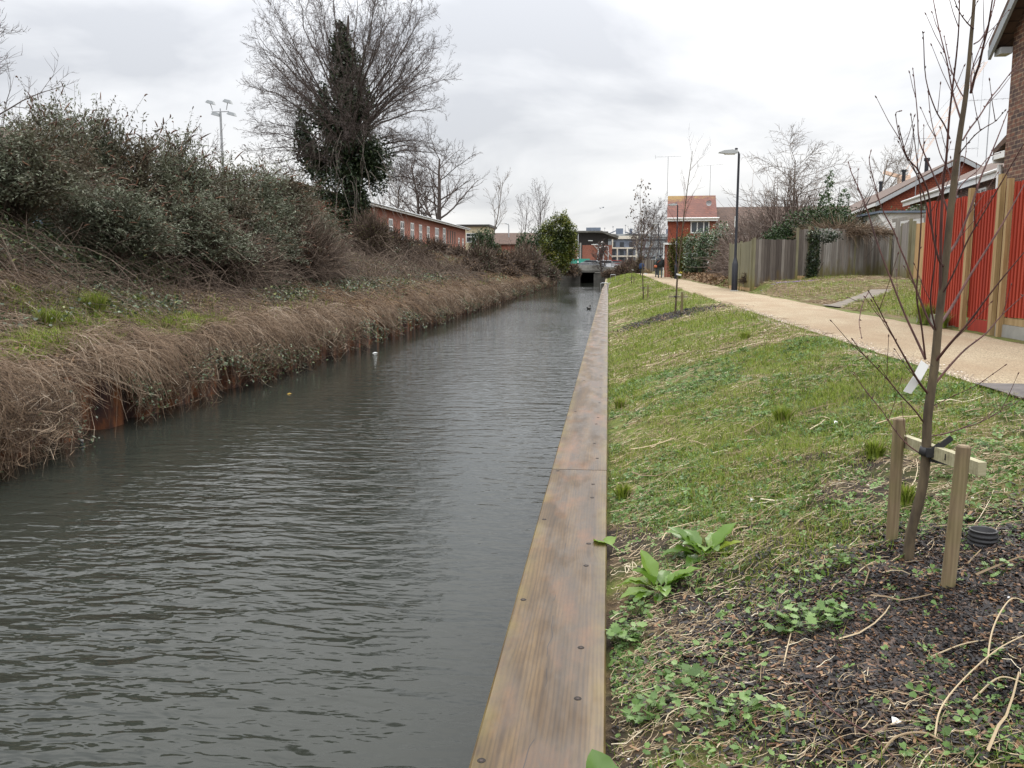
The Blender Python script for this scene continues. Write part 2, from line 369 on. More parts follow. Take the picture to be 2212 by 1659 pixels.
# ---- timber coping planks
m, t, p = newmat('wet_timber'); o = objc(t); sx = nd(t, 'SeparateXYZ', {0: o})
kn = nd(t, 'TexVoronoi', {'Scale': 1.0}); t.links.new(scl(t, o, (3.2, 1.15, 0)), kn.inputs['Vector'])
warp = nd(t, 'MapRange', {0: kn.outputs['Distance'], 1: 0.0, 2: .32, 3: 1.0, 4: 0.0}).outputs[0]
off = nd(t, 'CombineXYZ', {0: nd(t, 'Math', {0: warp, 1: .05}, operation='MULTIPLY').outputs[0]})
v2 = nd(t, 'VectorMath', {0: scl(t, o, (1, .045, 1)), 1: off.outputs[0]}, operation='ADD').outputs[0]
wvn = nd(t, 'TexWave', {'Scale': 17, 'Distortion': 8, 'Detail': 3, 'Detail Scale': 1.0, 'Detail Roughness': .5}, wave_type='BANDS', bands_direction='X'); t.links.new(v2, wvn.inputs['Vector'])
gr = wvn.outputs['Fac']; gr2 = noise(t, scl(t, o, (1, .06, 1)), 9, 4, .6, .6)
c = ramp(t, gr2, [(.3, (.034, .020, .009)), (.5, (.072, .043, .018)), (.72, (.125, .080, .034))])
c = mixc(t, .6, c, ramp(t, gr, [(.1, (.62, .58, .55)), (.6, (1.2, 1.17, 1.1))]), 'MULTIPLY')
bl = noise(t, scl(t, o, (2.2, .8, 1)), 1.6, 5, .6)
c = mixc(t, ramp(t, bl, [(.5, (0, 0, 0)), (.68, (.75, .75, .75))]), c, (.16, .062, .016))          # orange blotches
c = mixc(t, ramp(t, noise(t, scl(t, o, (3, 1.5, 1)), 2.1, 5, .65), [(.56, (0, 0, 0)), (.74, (.6, .6, .6))]), c, (.070, .056, .040))   # grey weathering
c = mixc(t, ramp(t, noise(t, scl(t, o, (4, .9, 1)), 1.1, 6, .7), [(.44, (0, 0, 0)), (.62, (.7, .7, .7))]), c, (.040, .026, .014))          # damp stains
edge = nd(t, 'MapRange', {0: nd(t, 'Math', {0: sx.outputs[0]}, operation='ABSOLUTE').outputs[0], 1: .14, 2: .22, 3: 0, 4: .55}).outputs[0]
c = mixc(t, nd(t, 'Math', {0: edge, 1: ramp(t, noise(t, o, 3, 4), [(.4, (.1, .1, .1)), (.6, (1, 1, 1))])}, operation='MULTIPLY').outputs[0], c, (.16, .125, .03))
c = mixc(t, nd(t, 'MapRange', {0: kn.outputs['Distance'], 1: .045, 2: .075, 3: .9, 4: 0}).outputs[0], c, (.035, .025, .02))   # knots
crk = nd(t, 'Math', {0: nd(t, 'Math', {0: sx.outputs[0], 1: nd(t, 'Math', {0: noise(t, scl(t, o, (0, 1, 0)), 1.3, 3), 1: .16}, operation='MULTIPLY').outputs[0]}, operation='ADD').outputs[0], 1: .06}, operation='SUBTRACT').outputs[0]
crk = nd(t, 'MapRange', {0: nd(t, 'Math', {0: crk}, operation='ABSOLUTE').outputs[0], 1: .0012, 2: .0026, 3: 1, 4: 0}).outputs[0]
crk = nd(t, 'Math', {0: crk, 1: ramp(t, noise(t, scl(t, o, (0, 1, 0)), 1.9, 2), [(.5, (0, 0, 0)), (.52, (1, 1, 1))])}, operation='MULTIPLY').outputs[0]
c = mixc(t, crk, c, (.02, .012, .008))
t.links.new(c, p.inputs['Base Color'])
wet = noise(t, scl(t, o, (1.6, .5, 1)), 2.4, 4, .6)
wx = nd(t, 'MapRange', {0: sx.outputs[0], 1: -.2, 2: .2, 3: -.09, 4: .1}).outputs[0]
t.links.new(ramp(t, nd(t, 'Math', {0: wet, 1: wx}, operation='ADD').outputs[0], [(.4, (.72,) * 3), (.6, (.36,) * 3)]), p.inputs['Roughness'])
bump(t, p, noise(t, scl(t, o, (1, .2, 1)), 60, 3), .12, .003); M['coping'] = m
M['rust_dark'] = plain('dark_rust', (.05, .035, .03), .7, .3)
edges = [-1.2, 6.66, 17.4, 27.5, 38.2, 49, 60, 71, 82, 93, 104, 116]
where = ['nearest the viewer at the foot of the picture', 'beyond the first joint, beside the strip of grass', 'beyond the second joint, opposite the second sapling', 'opposite the third sapling']
def coping_bend(y): return 0 if y < 60 else .0009 * (y - 60) ** 2
for i in range(len(edges) - 1):
    y0, y1 = edges[i] + .006, edges[i + 1] - .006; g = Geo(); W2, T = .22, .1; ym = (y0 + y1) / 2; L2 = (y1 - y0) / 2
    g.prism([(-W2, -T), (W2, -T), (W2, -.008), (W2 - .007, 0), (-W2 + .009, 0), (-W2, -.01)], 1, -L2, L2)
    # prism's polygon lists (x, z)
    o = g.build('coping_plank', M['coping'], loc=(-.225 + coping_bend(ym) * .9, ym, 0)); o.rotation_euler.z = -math.atan((coping_bend(y1) - coping_bend(y0)) / (y1 - y0))
    lab = 'wet timber capping plank, ' + (where[i] if i < 4 else 'number %d counted away from the viewer' % (i + 1))
    tag(o, lab, 'plank', 'planks capping the canal wall')
    if i < 2:
        spots = [(1175.5, 1122), (1271.6, 1174.5), (1266, 1222), (1130.5, 1295.5), (1255, 1399), (1248, 1509), (1040, 1643), (1281, 1046), (1279, 1075), (1205, 1017)] if i == 0 else [(1290, 990), (1284, 958), (1288, 916), (1292, 902), (1243, 889), (1295, 870), (1297, 838), (1299, 812), (1262, 822)]
        for s_ in spots:
            q = atz(*s_, 0.0); gg = Geo(); gg.lathe([(.0, .0012), (.0115, .0012), (.0135, .0016), (.0145, .0006), (.0145, -.004)], (0, 0, 0), 14)
            rr = gg.build('bolt_hole_shade', M['hole_shade_nail_dark'], o, loc=(q[0] - o.location.x, q[1] - o.location.y, 0))  # dark disc proud of the plank, painting the shade inside a hole
            gg = Geo(); gg.lathe([(0, .003), (.006, .003), (.0075, .0022), (.0075, 0)], (0, 0, 0), 6); gg.build('bolt', M['rust_dark'], rr, loc=(0, -.003, 0))
g = Geo(); g.box((-.4, -3, -1.7), (-.24, 60, -.1)); g.box((-.36, 60, -1.7), (.6, 123.5, -.1))
o = g.build('canal_wall', M['stake']); tag(o, 'dark timber faced canal wall under the capping planks on the towpath side', 'wall')
# ---- steel sheet piling on the left
m, t, p = newmat('rusty_steel'); v = scl(t, objc(t), (1, 1, .35)); n = noise(t, v, 4, 6, .65)
t.links.new(ramp(t, n, [(.3, (.018, .01, .012)), (.48, (.06, .022, .012)), (.62, (.2, .065, .018)), (.8, (.13, .10, .05))]), p.inputs['Base Color'])
p.inputs['Roughness'].default_value = .8; bump(t, p, noise(t, v, 30, 4), .4, .01); M['rust'] = m
g = Geo(); pr = []; y = -3.0
while y < 122: pr += [(-7.22, y), (-7.22, y + .38), (-7.42, y + .52), (-7.42, y + .9)]; y += 1.04
pr = np.array(pr); K = len(pr); top = .1 + .05 * vn(pr[:, 1] * .3, 0 * pr[:, 1])
V = np.concatenate([np.c_[pr, np.full(K, -1.7)], np.c_[pr, top], np.c_[pr[:, 0] - .012, pr[:, 1], top], np.c_[pr[:, 0] - .012, pr[:, 1], np.full(K, -1.7)]])
i = np.arange(K - 1); F = np.concatenate([np.stack([i + K * a, i + 1 + K * a, i + 1 + K * (a + 1), i + K * (a + 1)], -1) for a in range(3)])
g.add(V, F); tag(g.build('sheet_piling', M['rust']), 'rusty corrugated steel piling showing between hanging dead stems on the left bank', 'sheet piling')

# ================================================================ building materials
def brickmat(name, c1, c2, mortar, w=.225, hgt=.075, rough=.85, bl=.3):
    m, t, p = newmat(name); o = objc(t); s = nd(t, 'SeparateXYZ', {0: o})
    u = nd(t, 'Math', {0: s.outputs[0], 1: s.outputs[1]}, operation='ADD').outputs[0]; cb = nd(t, 'CombineXYZ', {0: u, 1: s.outputs[2]})
    b = nd(t, 'TexBrick', {'Color1': (*c1, 1), 'Color2': (*c2, 1), 'Mortar': (*mortar, 1), 'Scale': 1, 'Mortar Size': .009, 'Mortar Smooth': .2, 'Bias': -.1, 'Brick Width': w, 'Row Height': hgt}, offset=.5)
    t.links.new(cb.outputs[0], b.inputs['Vector'])
    c = mixc(t, bl, b.outputs[0], ramp(t, noise(t, o, 2.5, 5), [(.3, (.45, .42, .42)), (.7, (1.2, 1.15, 1.1))]), 'MULTIPLY')
    c = mixc(t, bl, c, ramp(t, noise(t, cb.outputs[0], 9, 1), [(.4, (.5, .45, .5)), (.6, (1.25, 1.15, 1.1))]), 'MULTIPLY')
    t.links.new(c, p.inputs['Base Color']); p.inputs['Roughness'].default_value = rough
    bump(t, p, b.outputs[1], -.4, .01); return m
M['brick_red'] = brickmat('red_brick', (.36, .105, .06), (.27, .075, .045), (.3, .22, .17))
M['brick_mix'] = brickmat('brown_mixed_brick', (.20, .095, .06), (.085, .06, .055), (.29, .23, .16), bl=.7)
M['brick_dark'] = brickmat('dark_brick', (.09, .045, .035), (.06, .035, .03), (.12, .1, .09))
M['tile_hung'] = brickmat('tile_hung_wall', (.31, .075, .035), (.25, .06, .03), (.10, .03, .02), .18, .11)
M['roof_brown'] = brickmat('brown_roof_tiles', (.125, .078, .055), (.095, .06, .045), (.045, .03, .025), .3, .16)
M['roof_red'] = brickmat('red_roof_tiles', (.19, .075, .05), (.14, .058, .045), (.05, .025, .02), .3, .2)
M['roof_moss'] = brickmat('mossy_roof', (.11, .08, .05), (.085, .06, .035), (.04, .03, .02), .3, .25)
M['lichen'] = plain('yellow_lichen', (.42, .27, .05), .9, 0, .4, 8)
M['cream'] = plain('cream_render', (.62, .54, .36), .8, 0, .1)
M['pale_frame'] = plain('pale_stone', (.72, .67, .56), .7, 0, .08)
M['grey_clad'] = plain('grey_cladding', (.28, .30, .31), .6, 0, .15, 1)
M['grey_pale'] = plain('pale_grey_cladding', (.42, .44, .45), .6, 0, .15, 1)
M['slate'] = plain('slate_blue_cladding', (.15, .18, .23), .6, 0, .15, 1)
M['dark_parts_void_shade'] = plain('dark_parts_void_shade', (.05, .045, .042), .8)  # dark parts, and the painted shade under the hall canopy
M['teal'] = plain('teal_board', (.04, .33, .25), .5, 0, .1)
M['blue_board'] = plain('blue_board', (.22, .42, .62), .6, 0, .15)
def window(par, o, u, n, w_, h_, bars=(.5,), trans=None, mat='white', fr=.06):
    """frame at local centre-bottom o, u = horizontal direction, n = outward normal"""
    o, u, n = Vector(o), Vector(u), Vector(n); z = Vector((0, 0, 1)); g = Geo(); gp = Geo()
    Mx = Matrix((( u.x, n.x, z.x, o.x), (u.y, n.y, z.y, o.y), (u.z, n.z, z.z, o.z), (0, 0, 0, 1)))
    bx = lambda x0, z0, x1, z1, d: g.box((x0, -.02, z0), (x1, d, z1), Mx)
    bx(-w_ / 2, 0, w_ / 2, fr, .05); bx(-w_ / 2, h_ - fr, w_ / 2, h_, .045)
    bx(-w_ / 2, fr, -w_ / 2 + fr, h_ - fr, .045); bx(w_ / 2 - fr, fr, w_ / 2, h_ - fr, .045)
    for b in bars: x = -w_ / 2 + w_ * b; bx(x - fr / 2, fr, x + fr / 2, h_ - fr, .042)
    if trans: bx(-w_ / 2 + fr, h_ * trans - fr / 2, w_ / 2 - fr, h_ * trans + fr / 2, .038)
    f = g.build('window', M[mat], par); gp.box((-w_ / 2 + fr * .8, -.01, fr * .8), (w_ / 2 - fr * .8, .012, h_ - fr * .8), Mx); gp.build('pane', M['glass'], f)
    return f
def part(par, name, mat, *boxes):
    g = Geo()
    for b in boxes: g.box(b[0], b[1])
    return g.build(name, M[mat], par)
def gable_roof(par, x0, x1, y0, y1, ez, rz_, mat, th=.14, axis_=1, over=.25, name='roof'):
    """ridge runs along axis_ (1=y, 0=x)"""
    g = Geo()
    if axis_ == 1:
        xm = (x0 + x1) / 2; s = (rz_ - ez) / (xm - x0)
        g.prism([(x0 - over, ez - over * s), (xm, rz_), (xm, rz_ + th), (x0 - over, ez - over * s + th)], 1, y0 - over, y1 + over)
        g.prism([(x1 + over, ez - over * s), (xm, rz_), (xm, rz_ + th), (x1 + over, ez - over * s + th)], 1, y0 - over, y1 + over)
    else:
        ym = (y0 + y1) / 2; s = (rz_ - ez) / (ym - y0)
        g.prism([(y0 - over, ez - over * s), (ym, rz_), (ym, rz_ + th), (y0 - over, ez - over * s + th)], 0, x0 - over, x1 + over)
        g.prism([(y1 + over, ez - over * s), (ym, rz_), (ym, rz_ + th), (y1 + over, ez - over * s + th)], 0, x0 - over, x1 + over)
    return g.build(name, M[mat], par)
def aerial(x, y, z0, z1, span, rz, label, dz=0):
    t_ = thing('tv_aerial', label, 'aerial', (x, y, z0), rz, 'television aerials on the roofs'); H = z1 - z0
    g = Geo(); g.tube([(0, 0, 0), (0, 0, H)], .022, 6); g.build('mast', M['steel'], t_)
    g = Geo(); g.tube([(-span / 2, 0, H - .04 + dz), (span / 2, 0, H + .06 + dz)], .013, 5)
    for k in range(9):
        q = -span / 2 + span * k / 8; g.tube([(q, -.14, H + .01 + dz), (q, .14, H + .01 + dz)], .006, 4)
    g.tube([(-span / 2, 0, H - .18), (-span / 2, 0, H + .14)], .01, 4); g.build('antenna', M['steel'], t_); return t_

# ---- long single-storey brick building on the left bank
hb = thing('long_brick_building', 'long low red brick building with white windows and mossy roof above the left bank', 'building', (-18, 60, 3.3))
EZ = 6.28 - 3.3
part(hb, 'wall', 'brick_red', ((-9, 0, -.6), (0, 48.2, EZ)))
g = Geo(); g.prism([(.45, EZ - .12), (.45, EZ + .02), (-4.5, EZ + 1.38), (-9.45, EZ + .02), (-9.45, EZ - .12), (-4.5, EZ + 1.22)], 1, -.3, 48.7); g.build('roof', M['roof_moss'], hb)
part(hb, 'fascia', 'white', ((.455, -.32, EZ - .2), (.50, 48.72, EZ + .06))); part(hb, 'verge_board', 'white', ((.1, 48.71, EZ - .25), (.45, 48.76, EZ + .1)))
g = Geo(); g.tube([(.57, -.3, EZ - .02), (.57, 48.7, EZ - .02)], .06, 8); g.build('gutter', M['grey_pale'], hb)
for (yw, wd, zb, zt, br) in ((70.5, 1.3, 3.85, 5.5, (.5,)), (74.5, 1.3, 3.85, 5.5, (.5,)), (78.4, 1.3, 3.85, 5.55, (.5,)), (81.9, 1.2, 3.7, 5.55, (.5,)), (85.5, 1.2, 3.7, 5.55, (.5,)), (89.9, 1.9, 3.4, 5.6, (.33, .66)), (94, 1.5, 4.1, 5.75, (.5,)), (103.3, .8, 3.8, 5.0, ()), (106.2, .8, 3.8, 5.0, ())):
    window(hb, (0, yw - 60, zb - 3.3), (0, -1, 0), (1, 0, 0), wd, zt - zb, br, .62, 'white', .12)
for yw in (96.2, 97.7, 99.2, 100.7): part(hb, 'window_slit', 'dark_parts_void_shade', ((-.02, yw - 60 - .22, .9), (.03, yw - 60 + .22, 2.3)))
cb_ = thing('cream_flat_roofed_block', 'cream flat-roofed block just past the end of the long brick building', 'building', (-20.5, 125, .6))
part(cb_, 'wall', 'cream', ((-3.2, 0, 0), (3.0, 8, 6.7))); part(cb_, 'roof', 'dark_parts_void_shade', ((-3.5, -.3, 6.7), (3.3, 8.3, 7.0)))
window(cb_, (.9, 0, 4.4), (1, 0, 0), (0, -1, 0), 2.2, 1.4, (.33, .66), .6, 'white', .12)
ol = thing('brown_tiled_bungalow', 'low building with dull tiled roof half hidden behind dark bushes on the left', 'building', (-13.2, 118, 2.0))
part(ol, 'wall', 'brick_red', ((-4.5, 0, -1.4), (3, 7, 2.6))); gable_roof(ol, -4.5, 3, 0, 7, 2.6, 4.1, 'roof_brown', axis_=0)
# ---- dark house corner at the left edge and blue hoarding
dh = thing('dark_brick_house', 'dark brick gabled house cut off by the left edge of the photo', 'building', (at(36, 340, 24.5)[0] - .45, 24.5, at(36, 340, 24.5)[2] - 2.95))
part(dh, 'wall', 'brick_dark', ((-7, 0, -.4), (0, 7, 3.0)))
g = Geo(); g.prism([(.45, 2.82), (.45, 2.98), (-3.5, 4.62), (-7.5, 2.98), (-7.5, 2.82), (-3.5, 4.46)], 1, -.4, 7.4); g.build('roof', M['roof_brown'], dh)
g = Geo(); g.prism([(0, 3.0), (-3.5, 4.45), (-7, 3.0)], 1, .01, .22); g.build('gable', M['brick_dark'], dh); part(dh, 'downpipe', 'white', ((.05, -.1, -.2), (.15, 0, 2.9)))
bhd = thing('blue_hoarding', 'pale blue site hoarding glimpsed through the tall shrubs on the left', 'hoarding', (at(45, 420, 23)[0], 23, at(45, 420, 23)[2]))
for k in range(2): part(bhd, 'board', 'blue_board', ((k * .72, 0, -.8), (k * .72 + .7, .04, .72)))
for k in range(3): part(bhd, 'post', 'steel', ((k * .72 - .04, .05, -1.6), (k * .72 + .02, .11, .8)))
# ---- tall brick house at the right edge (gable end towards the canal)
hc = thing('tall_brick_house', 'tall brown brick house with steep gable at the right edge behind the red fence', 'building', (7.0, 16.62, .7))
g = Geo(); g.prism([(0, -.3), (0, 4.98), (-4, 8.43), (-8, 4.98), (-8, -.3)], 0, 0, 9); g.build('wall', M['brick_mix'], hc)
g = Geo()
g.prism([(.32, 4.71), (-4, 8.45), (-4, 8.61), (.32, 4.88)], 0, -.28, 9.2); g.prism([(-8.32, 4.71), (-4, 8.45), (-4, 8.61), (-8.32, 4.88)], 0, -.28, 9.2); g.build('roof', M['roof_brown'], hc)
g = Geo(); g.prism([(.26, 4.57), (.30, 4.73), (-4, 8.43), (-4, 8.21)], 0, -.3, -.25); g.prism([(-8.26, 4.57), (-8.30, 4.73), (-4, 8.43), (-4, 8.21)], 0, -.3, -.25); g.build('bargeboard', M['grey_clad'], hc)
part(hc, 'soffit_box', 'grey_pale', ((-.20, .005, 4.62), (.0, .26, 4.73)))
part(hc, 'rear_wing', 'brick_mix', ((.25, .003, -.3), (6, .38, 2.85))); 
g = Geo(); g.prism([(0.01, 3.1), (.5, 2.93), (.5, 3.03), (0.01, 3.22)], 0, .0, 6.2); g.build('wing_roof', M['roof_brown'], hc)
part(hc, 'wing_fascia', 'white', ((.0, .02, 2.84), (.04, .5, 2.96)), ((.0, .46, 2.78), (6.2, .5, 2.9)))
g = Geo(); g.tube([(.12, .45, -.2), (.12, .45, 2.75)], .05, 8); g.build('downpipe', M['white'], hc)
# ---- terrace B (white gutter) and terrace A (red tile-hung gable) on the right
an = math.atan2(1.82, 15.5); B_ = thing('brown_roofed_terrace', 'brown brick terrace with white gutter rising behind the red fence', 'building', (14.42, 34.5, .9), -an)
part(B_, 'wall', 'brick_mix', ((0.3, 0, -.4), (7, 16.5, 4.2)))
g = Geo(); g.prism([(0, 4.18), (3.6, 5.83), (7.3, 4.18), (7.3, 4.33), (3.6, 6.0), (0, 4.33)], 1, -.2, 16.6); g.build('roof', M['roof_brown'], B_)
part(B_, 'fascia', 'white', ((-.05, -.2, 4.0), (-.01, 16.6, 4.2))); g = Geo(); g.tube([(-.1, -.2, 4.26), (-.1, 16.6, 4.26)], .06, 8); g.build('gutter', M['white'], B_)
for yw in (3.2, 7.4, 11.4, 15.2): window(B_, (.3, yw, 2.55), (0, -1, 0), (-1, 0, 0), 1.5, 1.3, (.5,), .7, 'white', .08)
A_ = thing('tile_hung_gabled_terrace', 'long brown roofed terrace with red tile-hung gable beyond the white guttered one', 'building', (15.8, 53, .9), -an)
part(A_, 'wall', 'brick_mix', ((0, 0, -.4), (8, 36, 4.5)))
g = Geo(); g.prism([(0.02, 3.8), (0.02, 4.5), (4.0, 6.7), (7.98, 4.5), (7.98, 3.8)], 1, -.12, -.004); g.build('tile_hung_gable', M['tile_hung'], A_)
gable_roof(A_, 0, 8, 0, 36, 4.53, 6.75, 'roof_brown', .15, 1, .35)
g = Geo(); g.prism([(-.4, 4.14), (4.0, 6.58), (4.0, 6.82), (-.4, 4.38)], 1, -.42, -.37); g.prism([(8.4, 4.14), (4.0, 6.58), (4.0, 6.82), (8.4, 4.38)], 1, -.42, -.37); g.build('bargeboard', M['grey_pale'], A_)
part(A_, 'fascia', 'white', ((-.42, -.3, 4.18), (-.36, 36.3, 4.36)))
for k, y_ in enumerate((8, 15, 24)):
    g = Geo(); g.lathe([(.13, 0), (.13, .75), (.19, .76), (.19, .95), (.1, .97), (0, .97)], (4.0, y_, 6.8), 10); g.build('vent_pipe', M['black'], A_)
for yw in (3, 8, 13): window(A_, (0, yw, 3.0), (0, -1, 0), (-1, 0, 0), 1.4, 1.2, (.5,), .7, 'white', .08)
def pt(px, py, Y): return at(px, py, Y)
q0 = pt(1975, 455, 50); q1 = pt(1979, 300, 50); aerial(q0[0], 50, q0[2], q1[2], 2.7, R(8), 'tall yagi aerial left of the near sapling, above the red tile-hung gable')
q0 = pt(2070, 400, 46); q1 = pt(2082, 322, 46); aerial(q0[0], 46, q0[2], q1[2], 1.6, R(5), 'short yagi aerial just right of the red gable apex behind the sapling')
q0 = pt(2122, 365, 42); q1 = pt(2146, 215, 42); aerial((q0[0] + q1[0]) / 2, 42, q0[2], q1[2], 2.2, R(0), 'aerial on a high mast between the sapling and the tall brick house')
# ---- white garden shed and rustic arch behind the right-hand fences
ws = thing('white_shed', 'white shed with sloping roof behind the grey and tan fence panels', 'shed', (at(1909, 458, 38.2)[0], 38.2, at(1909, 458, 38.2)[2] - 2.3))
g = Geo(); g.prism([(0.25, 0), (-.05, 2.25), (6, 2.25), (6, 0)], 1, 0, 3); g.build('wall', M['white'], ws); part(ws, 'roof', 'slate', ((-.25, -.2, 2.26), (6.2, 3.2, 2.34)))
g = Geo(); g.beam((-.18, -.06, 2.2), (.5, -.06, 1.2), .06, .14); g.build('bargeboard', M['white'], ws)
# ---- red-roofed house at the end of the hedge with its lower terrace
m = M['roof_red'].copy(); m.name = 'lichened_red_tiles'; t = m.node_tree; p = [n for n in t.nodes if n.type == 'BSDF_PRINCIPLED'][0]; old = p.inputs['Base Color'].links[0].from_socket
o = objc(t); sx = nd(t, 'SeparateXYZ', {0: o}); a_ = nd(t, 'MapRange', {0: sx.outputs[2], 1: 6.1, 2: 6.9, 3: -.25, 4: .32}).outputs[0]; b2_ = nd(t, 'MapRange', {0: sx.outputs[0], 1: .9, 2: 1.6, 3: .12, 4: -.12}).outputs[0]
f_ = nd(t, 'Math', {0: nd(t, 'Math', {0: a_, 1: b2_}, operation='ADD').outputs[0], 1: noise(t, o, 3.5, 4)}, operation='ADD').outputs[0]
t.links.new(mixc(t, ramp(t, f_, [(.66, (0, 0, 0)), (.9, (.75, .75, .75))]), old, (.26, .17, .04)), p.inputs['Base Color']); M['roof_lichen'] = m
rh = thing('red_roofed_house', 'small red brick house with orange tiled roof at the end of the hedge', 'building', (4.98, 75, .65), -.07)
part(rh, 'wall', 'brick_red', ((0, .02, -.2), (3.95, 8, 4.85))); part(rh, 'tile_hung_panel', 'tile_hung', ((-.01, -.06, 2.6), (1.8, .015, 4.8)))
g = Geo(); g.prism([(-.3, 4.75), (4, 7.0), (8.3, 4.75), (8.3, 4.9), (4, 7.15), (-.3, 4.9)], 0, -.1, 4.05); g.build('roof', M['roof_lichen'], rh)
part(rh, 'fascia', 'white', ((-.12, -.36, 4.72), (4.1, -.31, 4.92))); g = Geo(); g.tube([(-.12, -.42, 4.95), (4.2, -.42, 4.95)], .06, 8); g.build('gutter', M['white'], rh)
window(rh, (2.65, .02, 3.72), (1, 0, 0), (0, -1, 0), 1.55, 1.02, (.36, .7), None, 'white', .09); window(rh, (2.65, .02, .9), (1, 0, 0), (0, -1, 0), 1.6, 1.2, (.36, .7), None, 'white', .09)
g = Geo(); g.lathe([(.0, 0), (.17, .04), (.24, .1)], (0, 0, 0), 14, M=Matrix.Rotation(R(100), 4, 'X')); g.build('satellite_dish', M['grey_pale'], rh, loc=(3.4, 1.9, 6.35))
pr_ = part(rh, 'porch', 'brick_red', ((-.22, -.5, -.1), (-.02, -.1, 2.75))); part(rh, 'porch_roof', 'white', ((-.35, -.9, 2.76), (.9, -.08, 2.9))); part(rh, 'porch_post', 'white', ((-.34, -.85, -.1), (-.27, -.78, 2.76)))
aerial(5.1, 78.9, 7.8, 11.2, 2.3, R(12), 'yagi aerial on the left end of the small red-roofed house'); aerial(8.8, 78.8, 7.8, 10.4, 2.2, R(-14), 'yagi aerial on the right end of the small red-roofed house')
lt = thing('low_terrace', 'lower brown-roofed terrace joined to the right of the small red-roofed house', 'building', (9.0, 76.2, .8), -.03)
part(lt, 'wall', 'brick_red', ((0, 0, -.2), (13.5, 7, 3.7))); gable_roof(lt, 0, 13.5, -.2, 7.2, 3.7, 5.9, 'roof_brown', axis_=0); part(lt, 'fascia', 'white', ((0, -.5, 3.45), (13.7, -.45, 3.6)))
for xw in (2, 6, 10): window(lt, (xw, 0, 2.1), (1, 0, 0), (0, -1, 0), 1.5, 1.1, (.5,), None, 'white', .08)
# ---- bridge
br_ = thing('canal_bridge', 'low concrete road bridge closing the end of the canal', 'bridge', (-1.5, 124, 0))
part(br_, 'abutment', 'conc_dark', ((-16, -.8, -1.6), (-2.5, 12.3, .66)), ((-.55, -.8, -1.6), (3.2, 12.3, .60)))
part(br_, 'culvert_wall', 'dark_parts_void_shade', ((-2.5, -.2, -1.6), (-2.45, 10, .7)), ((-.6, -.2, -1.6), (-.55, 10, .7)), ((-2.49, 10, -1.6), (-.56, 10.2, .7)), ((-2.49, .2, .62), (-.56, 10, .69)))
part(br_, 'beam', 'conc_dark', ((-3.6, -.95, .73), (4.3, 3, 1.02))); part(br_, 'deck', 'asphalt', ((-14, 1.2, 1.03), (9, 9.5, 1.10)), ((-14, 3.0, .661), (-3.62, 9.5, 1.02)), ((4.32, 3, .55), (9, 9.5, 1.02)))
part(br_, 'parapet', 'concrete', ((-3.4, -.9, 1.03), (.5, -.65, 1.75)), ((.5, -.85, 1.03), (4.4, -.6, 1.5)), ((-12, -.7, .67), (-3.6, -.5, 1.5)))
g = Geo(); g.tube([(-2.4, -.77, 2.12), (.0, -.77, 2.12)], .035, 6)
for x in (-2.4, -1.2, 0): g.tube([(x, -.77, 1.7), (x, -.77, 2.12)], .03, 6)
g.build('railing', M['steel'], br_); g = Geo()
for z in (1.72, 1.9, 2.08): g.beam((1.9, -.7, z), (4.3, -.7, z), .05, .1)
for x in (1.9, 3.1, 4.28): g.beam((x, -.66, 1.4), (x, -.66, 2.15), .08, .08)
g.build('railing', M['steel'], br_)
def car(x, y, z, rz, body, label):
    t_ = thing('parked_car', label, 'car', (x, y, z), rz, 'cars on the canal bridge'); g = Geo()
    g.prism([(-2.05, .28), (-2.08, .62), (-1.95, .8), (-1.1, .9), (-.55, 1.38), (.9, 1.42), (1.6, .98), (2.0, .9), (2.08, .55), (2.02, .28)], 0, -.85, .85); g.build('body', body, t_)
    g = Geo(); g.prism([(-1.0, .93), (-.56, 1.3), (.86, 1.34), (1.42, 1.0)], 0, -.865, .865); g.prism([(-1.13, .92), (-.63, 1.33), (-.57, 1.3), (-1.05, .9)], 0, -.7, .7); g.build('windows', M['glass'], t_)
    for yy_ in (-1.3, 1.3):
        for xx in (-.8, .8):
            g = Geo(); g.lathe([(0, -.1), (.3, -.1), (.32, -.06), (.32, .06), (.3, .1), (0, .1)], (xx, yy_, .32), 14, M=Matrix.Rotation(R(90), 4, 'Y')); wl = g.build('wheel', M['rubber'], t_)
    for xx in (-.6, .6): g = Geo(); g.box((xx - .16, -2.1, .58), (xx + .16, -2.04, .74)); g.build('headlight', M['white'], t_)
    return t_
pw = plain('white_car_paint', (.7, .71, .73), .2, .1, .03, 1, 0); ps = plain('silver_car_paint', (.4, .42, .45), .25, .6, .05, 1, 0); prd = plain('red_car_paint', (.4, .05, .04), .25, .2, .05, 1, 0)
car(-2.3, 129.0, 1.1, R(84), ps, 'silver car behind the bridge railing, left of the white one'); car(-.3, 131.3, 1.1, R(96), pw, 'white car on the canal bridge between silver and red cars'); car(1.5, 134.5, 1.1, R(88), prd, 'red car on the road just behind the white car')
gb = thing('teal_hoarding', 'teal hoarding beside the bridge at the foot of the red brick block', 'hoarding', (-5.6, 140, .65)); part(gb, 'board', 'teal', ((-3.4, 0, 1.35), (2.6, .06, 2.15)))
part(gb, 'post', 'steel', ((-3.3, .07, -.1), (-3.2, .15, 2.1)), ((-.4, .07, -.1), (-.3, .15, 2.1)), ((2.4, .07, -.1), (2.5, .15, 2.1)))
